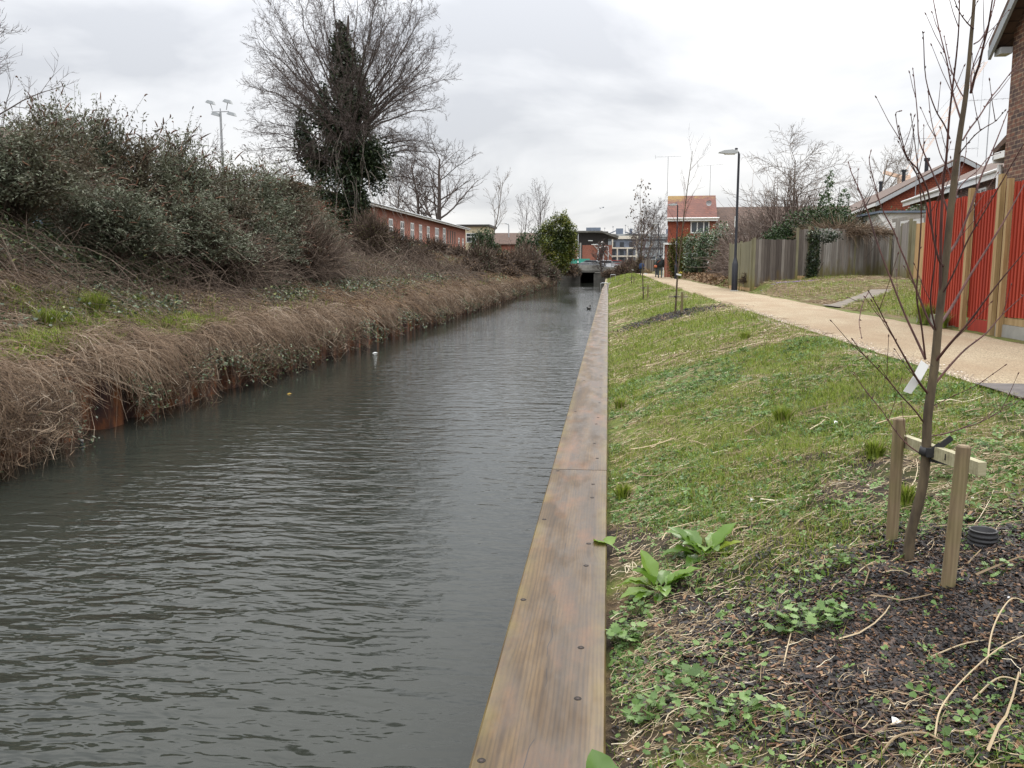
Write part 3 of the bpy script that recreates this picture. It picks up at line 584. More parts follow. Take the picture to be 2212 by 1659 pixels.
# ---- street lamps
def lamp_black(x, y, z, H, label, big=True):
    t_ = thing('street_lamp', label, 'street lamp', (x, y, z), 0, 'black street lamps along the path')
    g = Geo(); g.lathe([(.11, 0), (.11, 1.02), (.1, 1.04), (.058, 1.22), (.05, 1.25), (.042, H - .05), (.042, H), (0, H)], sides=14); g.build('post', M['black'], t_, True)
    g = Geo(); g.lathe([(.16, -.1), (.16, .02), (.13, .03), (0, .03)], sides=12); g.build('footing', M['concrete'], t_)
    g = Geo(); g.tube([(0, 0, H - .02), (-.02, 0, H + .05), (-.12, 0, H + .08)], .03, 8); g.lathe([(0, 0), (.055, .01), (.055, .06), (0, .08)], (-.1, 0, H + .13), 8); g.build('bracket', M['black'], t_, True)
    g = Geo(); g.prism([(-.04, .02), (-.06, .10), (-.25, .135), (-.55, .11), (-.72, .05), (-.74, .03), (-.5, .0), (-.2, -.01)], 1, -.11, .11)
    for v in g.V: v[:, 2] += H
    hd = g.build('lamp_head', M['grey_pale'], t_)
    g = Geo(); g.box((-.52, -.08, H - .035), (-.14, .08, H - .004)); g.build('lens', M['white'], hd)
    g = Geo(); g.box((-.07, -.03, 2.35), (-.052, .03, 2.75)); g.build('sign_plate', M['white'], t_)
    return t_
b0 = pt(1586, 627, 33); lamp_black(b0[0], 33, .68, 5.02, 'black lamp post nearest the viewer, in front of the grey wooden fence')
for (px, Y, lab) in ((1461, 64, 'black lamp post in front of the small red-roofed house'), (1421, 92, 'black lamp post just left of the small red-roofed house'), (1404, 130, 'smallest and most distant black lamp post along the path')):
    q = pt(px, 560, Y); lamp_black(q[0], Y, .66, 5.3, lab)
def lamp_grey(px, Y, ytop, label, lean=.25):
    q = pt(px, 575, Y); top = pt(px, ytop, Y)[2]; t_ = thing('road_lamp', label, 'street lamp', (q[0], Y, .62), 0, 'grey lamps along the road beyond the bridge'); H = top - .62
    g = Geo(); g.tube([(-lean, 0, 0), (0, 0, H * .97), (-.05, 0, H), (-.5, 0, H + .08)], .075, 8); g.build('post', M['grey_pale'], t_)
    g = Geo(); g.prism([(-.5, 0), (-.5, .14), (-1.3, .1), (-1.35, .02)], 1, -.14, .14)
    for v in g.V: v[:, 2] += H
    g.build('lamp_head', M['white'], t_)
lamp_grey(1293.5, 150, 529, 'leftmost leaning grey lamp in front of the red brick block', .5); lamp_grey(1303, 168, 535, 'middle grey lamp in front of the red brick block', 0); lamp_grey(1313.5, 176, 533, 'rightmost grey lamp, near the slanted end of the brick block', 0)
lamp_grey(1099, 120, 484, 'lone lamp standing above the bushes on the left bank', 0)
zp = thing('striped_beacon_pole', 'black and white banded pole with lamp arm beside the bridge', 'lamp post', (pt(1248.5, 575, 127)[0], 127, .62)); H = pt(1248, 506, 127)[2] - .62
g = Geo(); g.tube([(0, 0, H * .42), (0, 0, H)], .06, 10); g.build('pole', M['grey_pale'], zp)
for k in range(8): g = Geo(); g.tube([(0, 0, H * .42 * k / 8), (0, 0, H * .42 * (k + 1) / 8)], .09, 10); g.build('band', M['white' if k % 2 else 'black'], zp)
g = Geo(); g.tube([(0, 0, H * .62), (-.5, 0, H * .64)], .03, 6); g.box((-1.0, -.1, H * .63), (-.45, .1, H * .66)); g.build('lamp_arm', M['white'], zp)
# ---- distant blocks
cp = thing('canopied_brick_hall', 'red brick hall under a wide dark oversailing roof beyond the bridge', 'building', (-10.2, 262, .6))
part(cp, 'wall', 'brick_red', ((-4, 0, 0), (1.1, 14, 7.3)), ((2.3, .0, 0), (11.2, 14, 7.3))); part(cp, 'glazing', 'glass', ((1.1, .2, 0), (2.3, 12, 7.3)))
part(cp, 'canopy_void_shade', 'dark_parts_void_shade', ((-4, 1.5, 7.3), (10, 14, 11.4))); part(cp, 'pillar', 'concrete', ((1.5, -.5, 0), (2.0, -.1, 8)))  # dark block paints the shade of the void beneath the oversailing roof
g = Geo(); g.add([(-6, -2, 11.5), (8, -2, 11.5), (13.2, -1, 9.9), (13.2, 16, 9.9), (-6, 16, 11.5), (-6, -2, 11.0), (8, -2, 11.0), (12.8, -1, 9.3), (12.8, 16, 9.3), (-6, 16, 11.0)], [(0, 1, 6, 5), (1, 2, 7, 6), (2, 3, 8, 7), (0, 5, 9, 4)] + [(0, 1, 4), (1, 3, 4), (1, 2, 3), (5, 6, 9), (6, 8, 9), (6, 7, 8)]); g.build('roof', M['conc_dark'], cp)
g = Geo()
for x in (9.0, 10.2, 11.4): g.beam((x - 3.5, -.4, 7.6), (x, -.4, 3.6), .25, .25)
g.build('strut', M['concrete'], cp)
for x in (-1.5, 4): part(cp, 'ceiling_light', 'white', ((x, -.2, 8.5), (x + 1.4, .1, 8.75)))
ab = thing('cream_framed_flats', 'three-storey flats with cream grid frame beyond the bridge', 'building', (.6, 282, .6))
part(ab, 'wall', 'slate', ((.2, .6, 0), (7.8, 10, 10))); part(ab, 'side_wall', 'brick_red', ((-1, 1, 0), (.19, 10, 6)))
part(ab, 'frame', 'pale_frame', ((0, 0, 9.7), (8.8, .5, 10.7)), ((8.1, .01, 0), (8.6, .51, 9.69)), *[((0, .02, z), (8.09, .5, z + .45)) for z in (1.6, 4.0, 6.6)], *[((x, .03, .0), (x + .4, .52, 6.59)) for x in (2.0, 5.2)], *[((.4, .03, 7.06), (.8, .52, 9.69))])
for z in (2.2, 4.6, 7.2):
    for x in (.9, 3.6, 6.6): window(ab, (x, .59, z), (1, 0, 0), (0, -1, 0), 1.3, 1.5, (.5,), None, 'black', .1)
gr_ = thing('grey_office_block', 'long grey office block with rooftop plant on the skyline', 'building', (-4, 345, .6)); k_ = 345 / 1850
part(gr_, 'wall', 'grey_clad', ((0, 0, 0), (30, 12, 12.4))); part(gr_, 'parapet', 'grey_pale', ((-.5, -.3, 12.41), (30.5, 12.2, 13.6))); part(gr_, 'window_band', 'glass', *[((1, -.08, z), (29, .0, z + .8)) for z in (4, 7.5, 10.8)])
for x0, x1, h in ((-5.0, .7, 16.2), (6.8, 9.6, 15.8), (12.2, 13.2, 15.7), (26.6, 28.2, 15.6)): part(gr_, 'plant_room', 'slate', ((x0, 1, 0 if x0 < 0 else 13.61), (x1, 7, h)))
part(gr_, 'white_block', 'white', ((-5.6, .5, 0), (1.6, 8, 14.0)))
for a_, b_2 in (((1.0, -1, 14.6), (4.2, -1, 13.4)), ((3.2, -1.4, 13.3), (7.0, -1.4, 14.9)), ((10.2, -1, 14.3), (12.8, -1, 13.5)), ((13.2, -1, 13.4), (15.8, -1, 14.4))): g = Geo(); g.beam(a_, b_2, 2.5, .3); g.build('roof_blade', M['slate'], gr_)
for i in range(7):
    g = Geo(); x = (2.3, 5.6, 10.5, 14, 17.5, 20.5, 24)[i]; g.tube([(x, 3, 13.5), (x, 3, 16.2 + (i % 3) * .6)], .07, 5); g.beam((x - .3, 3, 16 + (i % 3) * .5), (x + .3, 3, 16 + (i % 3) * .5), .1, .3); g.build('roof_mast', M['steel'], gr_)
vn_ = thing('white_van', 'pale van parked where the path meets the road, beyond the two walkers', 'van', (7.35, 119, .7))
g = Geo(); g.prism([(-2.4, .35), (-2.4, 1.95), (-2.2, 2.15), (1.2, 2.15), (2.0, 1.3), (2.5, 1.1), (2.55, .35)], 0, -.95, .95); g.build('body', M['grey_pale'], vn_)
part(vn_, 'rear_window', 'glass', ((-.75, -2.43, 1.2), (-.05, -2.39, 1.75)), ((.05, -2.43, 1.2), (.75, -2.39, 1.75)))
for a_ in (-.85, .85):
    for c_ in (-1.5, 1.6): g = Geo(); g.lathe([(0, -.1), (.33, -.1), (.33, .1), (0, .1)], (a_, c_, .33), 14, M=Matrix.Rotation(R(90), 4, 'Y')); g.build('wheel', M['rubber'], vn_)
# ---- crane
m_or = plain('hazed_pale_orange_steel', (.80, .56, .42), .6, 0, .1)  # pale orange made paler in the colour itself to paint distance haze
p0 = Vector(at(1952, 384, 260)); p1 = Vector(at(2126, 131, 260)); pb = Vector(at(1909, 372, 260))
cr_ = thing('tower_crane', 'hazy pale orange luffing crane leaning over the terrace roofs, seen through the sapling', 'crane', (p0.x, 260, .6)); o_ = Vector((p0.x, 260, .6))
g = Geo(); d = p1 - p0; nn = Vector((-d.z, 0, d.x)).normalized() * .75; dd = Vector((0, .7, 0))
for k in range(26):
    a, b = p0 + d * (k / 26) - o_, p0 + d * ((k + 1) / 26) - o_; s_ = nn if k % 2 else -nn
    g.tube([a + nn, b + nn], .075, 4); g.tube([a - nn - dd, b - nn - dd], .075, 4); g.tube([a - nn + dd, b - nn + dd], .075, 4); g.tube([a + s_, b - s_], .045, 4)
g.build('jib', m_or, cr_); g = Geo(); g.beam(p0 - o_, pb - o_, 1.2, .9); g.box(tuple(p0 - o_ + Vector((-1.4, -1, -1.6))), tuple(p0 - o_ + Vector((1.6, 1, .6)))); g.build('counter_jib', m_or, cr_)
g = Geo(); H = (p0 - o_).z - 1.6
for sx_ in (-.8, .8):
    for sy_ in (-.8, .8): g.tube([(sx_, sy_, 0), (sx_, sy_, H)], .14, 4)
for k in range(16): g.tube([(-.8, -.8, H * k / 16), (.8, -.8, H * (k + 1) / 16)], .08, 4)
g.build('tower', m_or, cr_); g = Geo(); mid = p0 + d * .55 + Vector((-7, 0, 6)); g.tube([pb - o_, p1 - o_], .05, 4); g.tube([p1 - o_, p1 - o_ + Vector((0, 0, -26))], .04, 4); g.build('cable', M['steel'], cr_)
# ---- floodlight mast
fm = thing('floodlight_mast', 'tall mast with four floodlights above the shrubs on the left', 'floodlight', (pt(491, 575, 80)[0], 80, 3.6)); H = pt(491, 241, 80)[2] - 3.6
g = Geo(); g.tube([(0, 0, 0), (0, 0, H)], (.17, .10), 10); g.build('pole', M['steel'], fm)
g = Geo(); g.beam((-.85, 0, H), (.85, 0, H), .08, .08); g.tube([(0, 0, H), (0, 0, H + .3)], .05, 6); g.build('crossbar', M['steel'], fm)
for (x, z, s_) in ((-.95, .75, 1), (.75, .8, 1), (-.45, -.35, 1), (1.1, -.35, -1)):
    g = Geo(); g.add([(-.42, -.25, .1), (.42, -.25, -.12), (.42, .25, -.12), (-.42, .25, .1), (-.2, -.18, .32), (.3, -.18, .2), (.3, .18, .2), (-.2, .18, .32)], [(0, 3, 2, 1), (4, 5, 6, 7), (0, 1, 5, 4), (1, 2, 6, 5), (2, 3, 7, 6), (3, 0, 4, 7)])
    f_ = g.build('floodlight', M['grey_clad'], fm, loc=(x, 0, H + z)); g = Geo(); g.tube([(0, 0, 0), (-x * .2, 0, -z * .8)], .04, 5); g.build('bracket', M['steel'], f_)
# ================================================================ fences
def boardmat(name, stops, green=None, streak=.5):
    m, t, p = newmat(name); o = objc(t); a = nd(t, 'Attribute', attribute_name='rnd').outputs['Fac']
    c = ramp(t, a, stops); n = noise(t, scl(t, o, (9, 9, .7)), 3, 5, .6)
    c = mixc(t, streak, c, ramp(t, n, [(.3, (.4, .38, .36)), (.7, (1.3, 1.28, 1.25))]), 'MULTIPLY')
    if green:
        z = nd(t, 'SeparateXYZ', {0: o}).outputs[2]; f = nd(t, 'MapRange', {0: z, 1: 1.2, 2: .1, 3: -.25, 4: .30}).outputs[0]
        f = nd(t, 'Math', {0: f, 1: noise(t, scl(t, o, (3, 3, 1)), 1.2, 4)}, operation='ADD').outputs[0]
        c = mixc(t, ramp(t, f, [(.52, (0, 0, 0)), (.75, (.75, .75, .75))]), c, green)
    t.links.new(c, p.inputs['Base Color']); p.inputs['Roughness'].default_value = .85; bump(t, p, n, .3, .004); return m
M['board_grey'] = boardmat('weathered_boards', [(0, (.15, .13, .11)), (.35, (.25, .23, .205)), (.7, (.33, .315, .29)), (1, (.22, .18, .15))], (.15, .125, .03))
M['board_dark'] = boardmat('dark_stained_boards', [(0, (.07, .056, .048)), (.5, (.135, .115, .10)), (1, (.25, .225, .2))], (.13, .085, .025))
M['board_olive'] = boardmat('algae_stained_boards', [(0, (.15, .14, .085)), (1, (.25, .235, .15))], (.17, .14, .03))
M['board_tan'] = boardmat('new_tan_boards', [(0, (.42, .27, .13)), (1, (.52, .35, .18))], None, .25)
M['board_red'] = boardmat('red_stained_boards', [(0, (.10, .010, .008)), (.45, (.29, .026, .012)), (.8, (.38, .042, .016)), (1, (.44, .06, .022))], None, .35)
M['post_new'] = timber('new_post_timber', ((.26, .17, .07), (.38, .26, .12), (.48, .36, .19)), 2, 10, 1.2)
def panel(par, a, b, zb, zt, mat, bw=.11, name='panel', th=.04, jit=.01, zt2=None, ridge=False):
    """boarded panel between ground-plan points a and b (local), bottoms zb, tops zt -> zt2; boards overlap like feather edge"""
    a = Vector((a[0], a[1], 0)); b = Vector((b[0], b[1], 0)); d = b - a; Ln = d.length; d.normalize(); nrm = Vector((d.y, -d.x, 0)); n = max(1, round(Ln / bw)); g = Geo(); zt2 = zt if zt2 is None else zt2
    for k in range(n):
        s0, s1 = Ln * k / n, Ln * (k + 1) / n + bw * .12; q = a + d * s0; r = a + d * s1; o1 = nrm * (th * 1.15); o0 = nrm * .0; z0 = zb + random.uniform(-jit, jit); z1 = zt + (zt2 - zt) * k / n + random.uniform(-jit, jit)
        if ridge: o0 = nrm * (.036 if k % 2 else .012); s1 = Ln * (k + 1) / n; r = a + d * s1; pp = [q, q + o0, r + o0, r]; g.add([(p.x, p.y, z_) for z_ in (z0, z1) for p in pp], [(0, 3, 2, 1), (4, 5, 6, 7), (0, 1, 5, 4), (1, 2, 6, 5), (2, 3, 7, 6), (3, 0, 4, 7)], (.75 if k % 2 else .3) + random.uniform(-.15, .15)); continue  # recessed boards get a darker tone, painting the shade between ridges
        v = []
        for z in (z0, z1): v += [q + o0 * 0 + nrm * .002, q + o1, r + nrm * .011, r + nrm * 0.001]
        v = [(p.x, p.y, z0 if i < 4 else z1) for i, p in enumerate(v)]
        g.add(v, [(0, 3, 2, 1), (4, 5, 6, 7), (0, 1, 5, 4), (1, 2, 6, 5), (2, 3, 7, 6), (3, 0, 4, 7)], random.random())
    return g.build(name, M[mat], par)
# red fence: runs along the path at X=5.35
rf = thing('red_fence', 'bright red stained board fence with pale posts at the right of the path', 'fence', (5.35, 12.5, .64))
ys = [14.65, 12.78, 12.62, 11.86, 11.26, 9.3]; Yl = lambda y: (y - 14.65) * .98 + 3.0 if y > 9 else -4.0
panel(rf, (0, Yl(14.65)), (0, Yl(12.72)), .04, 2.03, 'board_red', .048, zt2=2.0, ridge=True); panel(rf, (.02, Yl(12.70)), (.02, Yl(11.66)), .2, 2.02, 'board_red', .048, zt2=2.05, ridge=True); panel(rf, (0, Yl(11.40)), (0, Yl(8.2)), .28, 2.06, 'board_red', .048, zt2=2.06, ridge=True)
part(rf, 'gravel_board', 'board_red', ((-.015, Yl(11.76), .0), (.01, Yl(12.6), .19))); part(rf, 'timber_gravel_board', 'post_new', ((-.03, Yl(8.2), .18), (.0, Yl(11.6), .27)), ); part(rf, 'concrete_gravel_board', 'concrete', ((-.05, Yl(8.2), -.1), (.0, Yl(11.58), .175)))
for (y, w_, zt) in ((12.66, .085, 2.1), (11.66, .10, 2.2), (11.40, .07, 2.12), (9.5, .1, 2.15)):
    g = Geo(); g.box((-.10, Yl(y) - w_ / 2, -.2), (-.035, Yl(y) + w_ / 2, zt)); g.build('post', M['post_new'], rf)
g = Geo(); g.beam((.16, Yl(14.5), 1.97), (.16, Yl(8.2), 1.97), .05, .08); g.beam((.16, Yl(14.5), .4), (.16, Yl(8.2), .4), .05, .08); g.build('rail', M['post_new'], rf)
ke = thing('concrete_kerb_block', 'weathered concrete edging piece at the foot of the red fence', 'kerb', (5.22, 14.4, .64)); part(ke, 'slab', 'concrete', ((-.02, -.05, -.1), (.04, .85, .19))); part(ke, 'post_stub', 'concrete', ((-.05, -.32, -.1), (.06, -.2, .22)))
g = Geo(); g.beam((0.03, -.05, .14), (.0, -.2, .12), .05, .06); g.build('link', M['concrete'], ke)
# grey fence behind the lamp post
def fence(name, label, pts, H, mats, cat='fence', bw=.13, gravel=None, pw=.09, zoff=0):
    a0 = pts[0]; base = (a0[0], a0[1], float(gz(*a0)) + zoff); t_ = thing(name, label, cat, base)
    for i in range(len(pts) - 1):
        a = Vector(pts[i]) - Vector(a0); b = Vector(pts[i + 1]) - Vector(a0); za, zb = float(gz(*pts[i])) - base[2], float(gz(*pts[i + 1])) - base[2]; z = min(za, zb)
        d = (b - a).normalized(); s = d * (pw / 2 + .004)
        panel(t_, a + s, b - s, z + (.15 if gravel else .02), z + H, mats[i % len(mats)], bw, zt2=z + H, jit=.02, th=.018)
        if gravel: g = Geo(); g.beam((*(a + s), z + .06), (*(b - s), z + .06), .03, .17); g.build('gravel_board', M[gravel], t_)
    for i, q in enumerate(pts):
        x, y = q[0] - a0[0], q[1] - a0[1]; z = float(gz(*q)) - base[2]; g = Geo(); g.prism([(x - pw / 2, y - pw / 2), (x + pw / 2, y - pw / 2), (x + pw / 2, y + pw / 2), (x - pw / 2, y + pw / 2)], 2, z - .2, z + H + .06); g.build('post', M['board_olive'], t_)
    return t_
fence('side_fence', 'short olive-stained fence return running away behind the lamp post', [(5.17, 38.0), (5.24, 35.4), (5.30, 33.05)], 1.88, ['board_olive'], gravel='board_tan')
fence('dark_fence', 'dark purplish board fence panels between the lamp post and the ivy', [(5.36, 33.0), (7.1, 33.95), (7.6, 34.3)], 1.9, ['board_dark', 'board_dark'], gravel='board_tan')
fence('grey_fence', 'weathered grey board fence to the right of the ivy, topped with brambles', [(7.95, 34.6), (9.8, 36.1), (11.6, 37.6)], 1.88, ['board_grey'])
fence('tall_grey_gate_fence', 'tall grey board fence and gate seen edge-on between grey and tan fences', [(11.5, 36.9), (10.75, 33.5), (9.95, 30.2)], 1.93, ['board_grey', 'board_grey'])
fence('tan_fence', 'new tan board fence between the grey gate and the red fence', [(9.98, 29.95), (11.8, 29.5), (13.6, 29.0)], 1.85, ['board_tan'])
ga = thing('garden_arch', 'grey wooden gate frame in front of the white shed', 'garden arch', (10.2, 30.9, 1.0))
g = Geo(); g.box((-.5, -.05, 0), (-.38, .07, 2.2)); g.build('post', M['board_grey'], ga); g = Geo(); g.box((.42, -.05, 0), (.54, .07, 2.35)); g.build('post', M['board_grey'], ga); g = Geo(); g.beam((-.6, .1, 2.14), (.8, .1, 2.36), .06, .13); g.build('crossbar', M['board_grey'], ga)
q = pt(1411, 575, 112); fence('brown_fence', 'distant brown board fence behind the walkers and lamp post', [(q[0] - 1.4, 112), (q[0] + .4, 112), (q[0] + 2.6, 112)], 1.75, ['board_dark'], zoff=.02)
# ================================================================ hoop rails on the wall
def hoop(px, y, w_, h_, label):
    t_ = thing('ladder_hoop', label, 'handrail', (-.24 + coping_bend(y), y, 0), 0, 'steel ladder hoops on the canal wall'); g = Geo(); r_ = .08; P = [(-w_ / 2, 0, -.3)]
    for a in range(0, 91, 15): P.append((-w_ / 2 + r_ - r_ * math.cos(R(a)), 0, h_ - r_ + r_ * math.sin(R(a))))
    P += [(-p[0], 0, p[2]) for p in reversed(P)]
    g.tube(P, .028, 8); g.build('rail', M['steel'], t_); g = Geo(); g.box((-w_ / 2 - .07, -.07, .002), (-w_ / 2 + .07, .07, .012)); g.box((w_ / 2 - .07, -.07, .002), (w_ / 2 + .07, .07, .012)); g.build('base_plate', M['steel'], t_)
hoop(1310, 51, .42, .62, 'nearer steel hoop rail standing on the canal wall'); hoop(1334, 88, .5, .75, 'farther steel hoop rail by the bend of the canal wall')
# ================================================================ bare trees
def rotv(d, ang, axis_): return Vector(d) @ Matrix.Rotation(ang, 3, axis_)
class Tree:
    def __init__(s, seed): s.r = random.Random(seed); s.out = {}
    def grow(s, p, d, L, rad, lvl, P):
        r = s.r; K = P['K'][lvl]; pts = [p.copy()]; rr = [rad]; d = d.normalized(); q = p.copy()
        for k in range(1, K):
            w_ = P['wob'][lvl]; d = (d + Vector((r.gauss(0, w_), r.gauss(0, w_), r.gauss(0, w_))) + Vector((0, 0, P['up'][lvl]))).normalized()
            q = q + d * (L / (K - 1)); pts.append(q.copy()); rr.append(rad * (1 - (1 - P['tip']) * k / (K - 1)))
        s.out.setdefault((lvl, K), []).append((pts, rr))
        if lvl + 1 >= P['levels']: return
        s.branch(pts, rr, L, lvl, P)
    def branch(s, pts, rr, L, lvl, P):
        r = s.r; K = len(pts); n = P['n'][lvl]; n = int(n * r.uniform(.8, 1.2) + .5); t0 = P['t0'][lvl]
        for i in range(n):
            t = t0 + (1 - t0) * (i + r.random()) / n; f = t * (K - 1); k = min(int(f), K - 2); b = pts[k].lerp(pts[k + 1], f - k); dd = (pts[k + 1] - pts[k]).normalized()
            ax = dd.orthogonal().normalized(); ax.rotate(Matrix.Rotation(r.uniform(0, 6.283) if not P.get('fan') else i * 2.4 + r.uniform(-.4, .4), 3, dd))
            ang = R(r.uniform(*P['ang'][lvl])); nd_ = dd.copy(); nd_.rotate(Matrix.Rotation(ang, 3, ax))
            s.grow(b, nd_, L * P['len'][lvl] * r.uniform(.65, 1.15) * (1.15 - .55 * t), max(rr[k] * P['rr'][lvl], P['rmin']), lvl + 1, P)
    def geos(s, groups):
        """groups: list of (set of levels, sides)"""
        res = []
        for lv, sides in groups:
            g = Geo()
            for (l, K), lst in s.out.items():
                if l in lv: g.tubes([q[0] for q in lst], [q[1] for q in lst], sides, RNG.random(len(lst)))
            res.append(g)
        return res
def bare_tree(name, label, loc, H, seed, P=None, group=None, mat='bark', cat='tree', rz=0, trunk_h=.3, rad=None, lean=(0, 0)):
    D = dict(levels=4, K=[8, 7, 5, 4], wob=[.05, .10, .14, .16], up=[.02, .05, .04, .03], tip=.25, n=[16, 9, 7], t0=[trunk_h, .2, .15], len=[.52, .5, .45], ang=[(30, 62), (25, 55), (25, 60)], rr=[.45, .5, .55], rmin=.008)
    if P: D.update(P)
    T = Tree(seed); T.grow(Vector((0, 0, -.15)), Vector((lean[0], lean[1], 1)), H, rad or H * .017, 0, D)
    t_ = thing(name, label, cat, loc, rz, group); gs = T.geos([((0,), 8), (tuple(range(1, D['levels'])), 3)])
    gs[0].build('trunk', M[mat], t_, True); gs[1].build('crown', M['twig' if mat == 'bark' else mat], t_); return t_
# ---- the big lime tree
def big_tree():
    X, Y, Z = at(762, 560, 52)[0], 52, 2.75; t_ = thing('ivy_clad_lime_tree', 'huge bare fan-crowned tree with ivy-covered trunk on the left bank', 'tree', (X, Y, Z)); r = random.Random(5); T = Tree(5)
    tr = [Vector((0, 0, -.3)), Vector((.05, 0, 2)), Vector((-.1, 0, 4.5)), Vector((0, 0, 7)), Vector((.1, 0, 9.5)), Vector((0, 0, 12)), Vector((.1, 0, 13.6))]; T.out[(0, 7)] = [(tr, [.5, .42, .36, .28, .2, .13, .05])]
    P = dict(levels=5, K=[8, 9, 7, 5, 4], wob=[.04, .075, .17, .21, .22], up=[.0, .012, .03, .03, .02], tip=.2, n=[0, 14, 8, 4], t0=[0, .34, .15, .15], len=[0, .36, .42, .5], ang=[(0, 0), (18, 42), (22, 50), (25, 55)], rr=[0, .42, .5, .6], rmin=.0085)
    n = 78
    for i in range(n):
        f = i / (n - 1); az_ = i * 2.39996 + r.uniform(-.3, .3); el_ = R(-14 + 98 * f + r.uniform(-5, 5)); zz = 3.0 + 5.6 * f ** .8 + r.uniform(-.4, .4); sgn = math.cos(az_)
        se = -.72 + 1.7 * ((i * .7548777 + .13) % 1.0); se = min(se, .985); ce = math.sqrt(1 - se * se); R0 = 6.9 * r.uniform(.8, 1.0); E = Vector((math.cos(az_) * ce * R0, math.sin(az_) * ce * R0, 9.1 + se * R0 * 1.08)); z0 = max(2.6, min(9.5, 3.2 + (E.z - 3.0) * .42 + r.uniform(-.6, .6)))
        S0 = Vector((0, 0, z0)); mid = S0.lerp(E, .45) + Vector((0, 0, (1.5 if se < .2 else .2) - .9 * max(se, 0))) + Vector((E.x, E.y, 0)) * (.05 + .10 * max(se, 0)); pts = []; Kp = 10
        for k in range(Kp):
            q_ = k / (Kp - 1); pts.append(S0 * (1 - q_) ** 2 + mid * 2 * q_ * (1 - q_) + E * q_ ** 2 + Vector((r.gauss(0, .07), r.gauss(0, .07), r.gauss(0, .06))) * (q_ * 1.3))
        ra = .055 + .03 * r.random(); rr = [ra * (1 - .86 * k / (Kp - 1)) for k in range(Kp)]; T.out.setdefault((1, Kp), []).append((pts, rr)); T.branch(pts, rr, (E - S0).length, 1, P); continue
        rx = 7.6 if sgn > 0 else 7.2; e_ = max(el_, -.1); Lr = 1 / math.sqrt((math.cos(e_) / rx) ** 2 + (math.sin(e_) / (17.2 - zz)) ** 2); Lr *= r.uniform(.82, .98)
        st = Vector((0, 0, zz)) + Vector((math.cos(az_), math.sin(az_), 0)) * .2; d = Vector((math.cos(az_) * math.cos(el_), math.sin(az_) * math.cos(el_), math.sin(el_) + .12))
        P2 = dict(P); P2['up'] = list(P['up']); P2['up'][1] = .0 if el_ > R(40) else (-.035 if el_ < R(15) else -.012); T.grow(st, d, Lr * .95, .075 + .03 * f, 1, P2)
    gs = T.geos([((0,), 10), ((1,), 5), ((2, 3, 4), 3)]); gs[0].build('trunk', M['bark'], t_, True); gs[1].build('limbs', M['bark'], t_, True); gs[2].build('crown', M['twig'], t_)
    g = Geo(); q = []                                    # thin dangling shoots over the ivy
    for i in range(90):
        a = r.uniform(0, 6.28); z = r.uniform(3.5, 7.5); rr_ = r.uniform(1.2, 2.6); p = Vector((math.cos(a) * rr_, math.sin(a) * rr_, z)); pts = [p.copy()]; d = Vector((math.cos(a), math.sin(a), .3)) * .35
        for k in range(6): d = d * .8 + Vector((r.gauss(0, .09), r.gauss(0, .09), -.20)); p = p + d; pts.append(p.copy())
        q.append(pts)
    g.tubes(q, np.linspace(.022, .008, 7)[None], 3); g.build('hanging_shoots', M['bark_pale'], t_)
    return t_
LEAF = ([(0, 0, 0), (.32, .45, .06), (0, 1, 0), (-.32, .45, .06)], [(0, 1, 2), (0, 2, 3)])
def leafcloud(par, name, mat, ells, size, gap=.0, gsc=1.2, shell=.55, up=.2, tmpl=LEAF, asp=1., kind=None, seed=1):
    rg = np.random.default_rng(seed); g = Geo()
    for (cx, cy, cz, rx, ry, rz_, n) in ells:
        d = rg.normal(size=(n, 3)); d /= np.linalg.norm(d, axis=1, keepdims=True); rad = (shell + (1 - shell) * rg.random(n)) * (1 + .28 * (vn(d[:, 0] * 2.3 + cx + 20, d[:, 2] * 2.3 + d[:, 1] * 2 + cz + 20) - .5) * 2)
        P = np.stack([cx + d[:, 0] * rx * rad, cy + d[:, 1] * ry * rad, cz + d[:, 2] * rz_ * rad], -1)
        k = (vn(P[:, 0] * gsc + 31, P[:, 2] * gsc + P[:, 1] * gsc * .7 + 7) > gap) | (rg.random(n) < .12); P = P[k]; m_ = len(P)
        sz = size * rg.uniform(.6, 1.25, m_); g.scatter(tmpl, P, rg.uniform(0, 6.283, m_), rg.normal(up, .7, m_), rg.normal(0, .6, m_), np.stack([sz * asp, sz, sz], -1), rg.random(m_))
    o = g.build(name, M[mat], par)
    if kind: o['kind'] = kind
    return o
M['ivy'] = leafmat('ivy_leaves', [(0, (.012, .022, .010)), (.5, (.028, .048, .020)), (.85, (.055, .085, .035)), (1, (.12, .16, .08))], .35, .1, .6)
M['conifer'] = leafmat('conifer_leaves', [(0, (.012, .028, .008)), (.6, (.03, .06, .016)), (1, (.06, .10, .025))], .6, .1)
M['holly_yellow'] = leafmat('yellow_green_leaves', [(0, (.03, .05, .01)), (.45, (.09, .12, .018)), (.8, (.2, .22, .03)), (1, (.34, .31, .05))], .4, .2, .5, (.35, (.035, .055, .014)))
M['laurel'] = leafmat('laurel_leaves', [(0, (.02, .04, .014)), (.5, (.05, .09, .03)), (.85, (.10, .16, .06)), (1, (.24, .3, .18))], .3, .12, .7)
M['conifer_gold'] = leafmat('golden_conifer_leaves', [(0, (.035, .05, .008)), (.5, (.09, .10, .015)), (1, (.17, .16, .03))], .6, .15)
M['budd_leaf'] = leafmat('grey_green_leaves', [(0, (.045, .05, .03)), (.4, (.105, .118, .074)), (.8, (.18, .20, .135)), (1, (.32, .34, .26))], .6, .25, .3, (.5, (.10, .085, .055)))
M['seed_head'] = leafmat('brown_seed_heads', [(0, (.045, .022, .014)), (.6, (.11, .05, .028)), (1, (.17, .085, .045))], .8, 0)
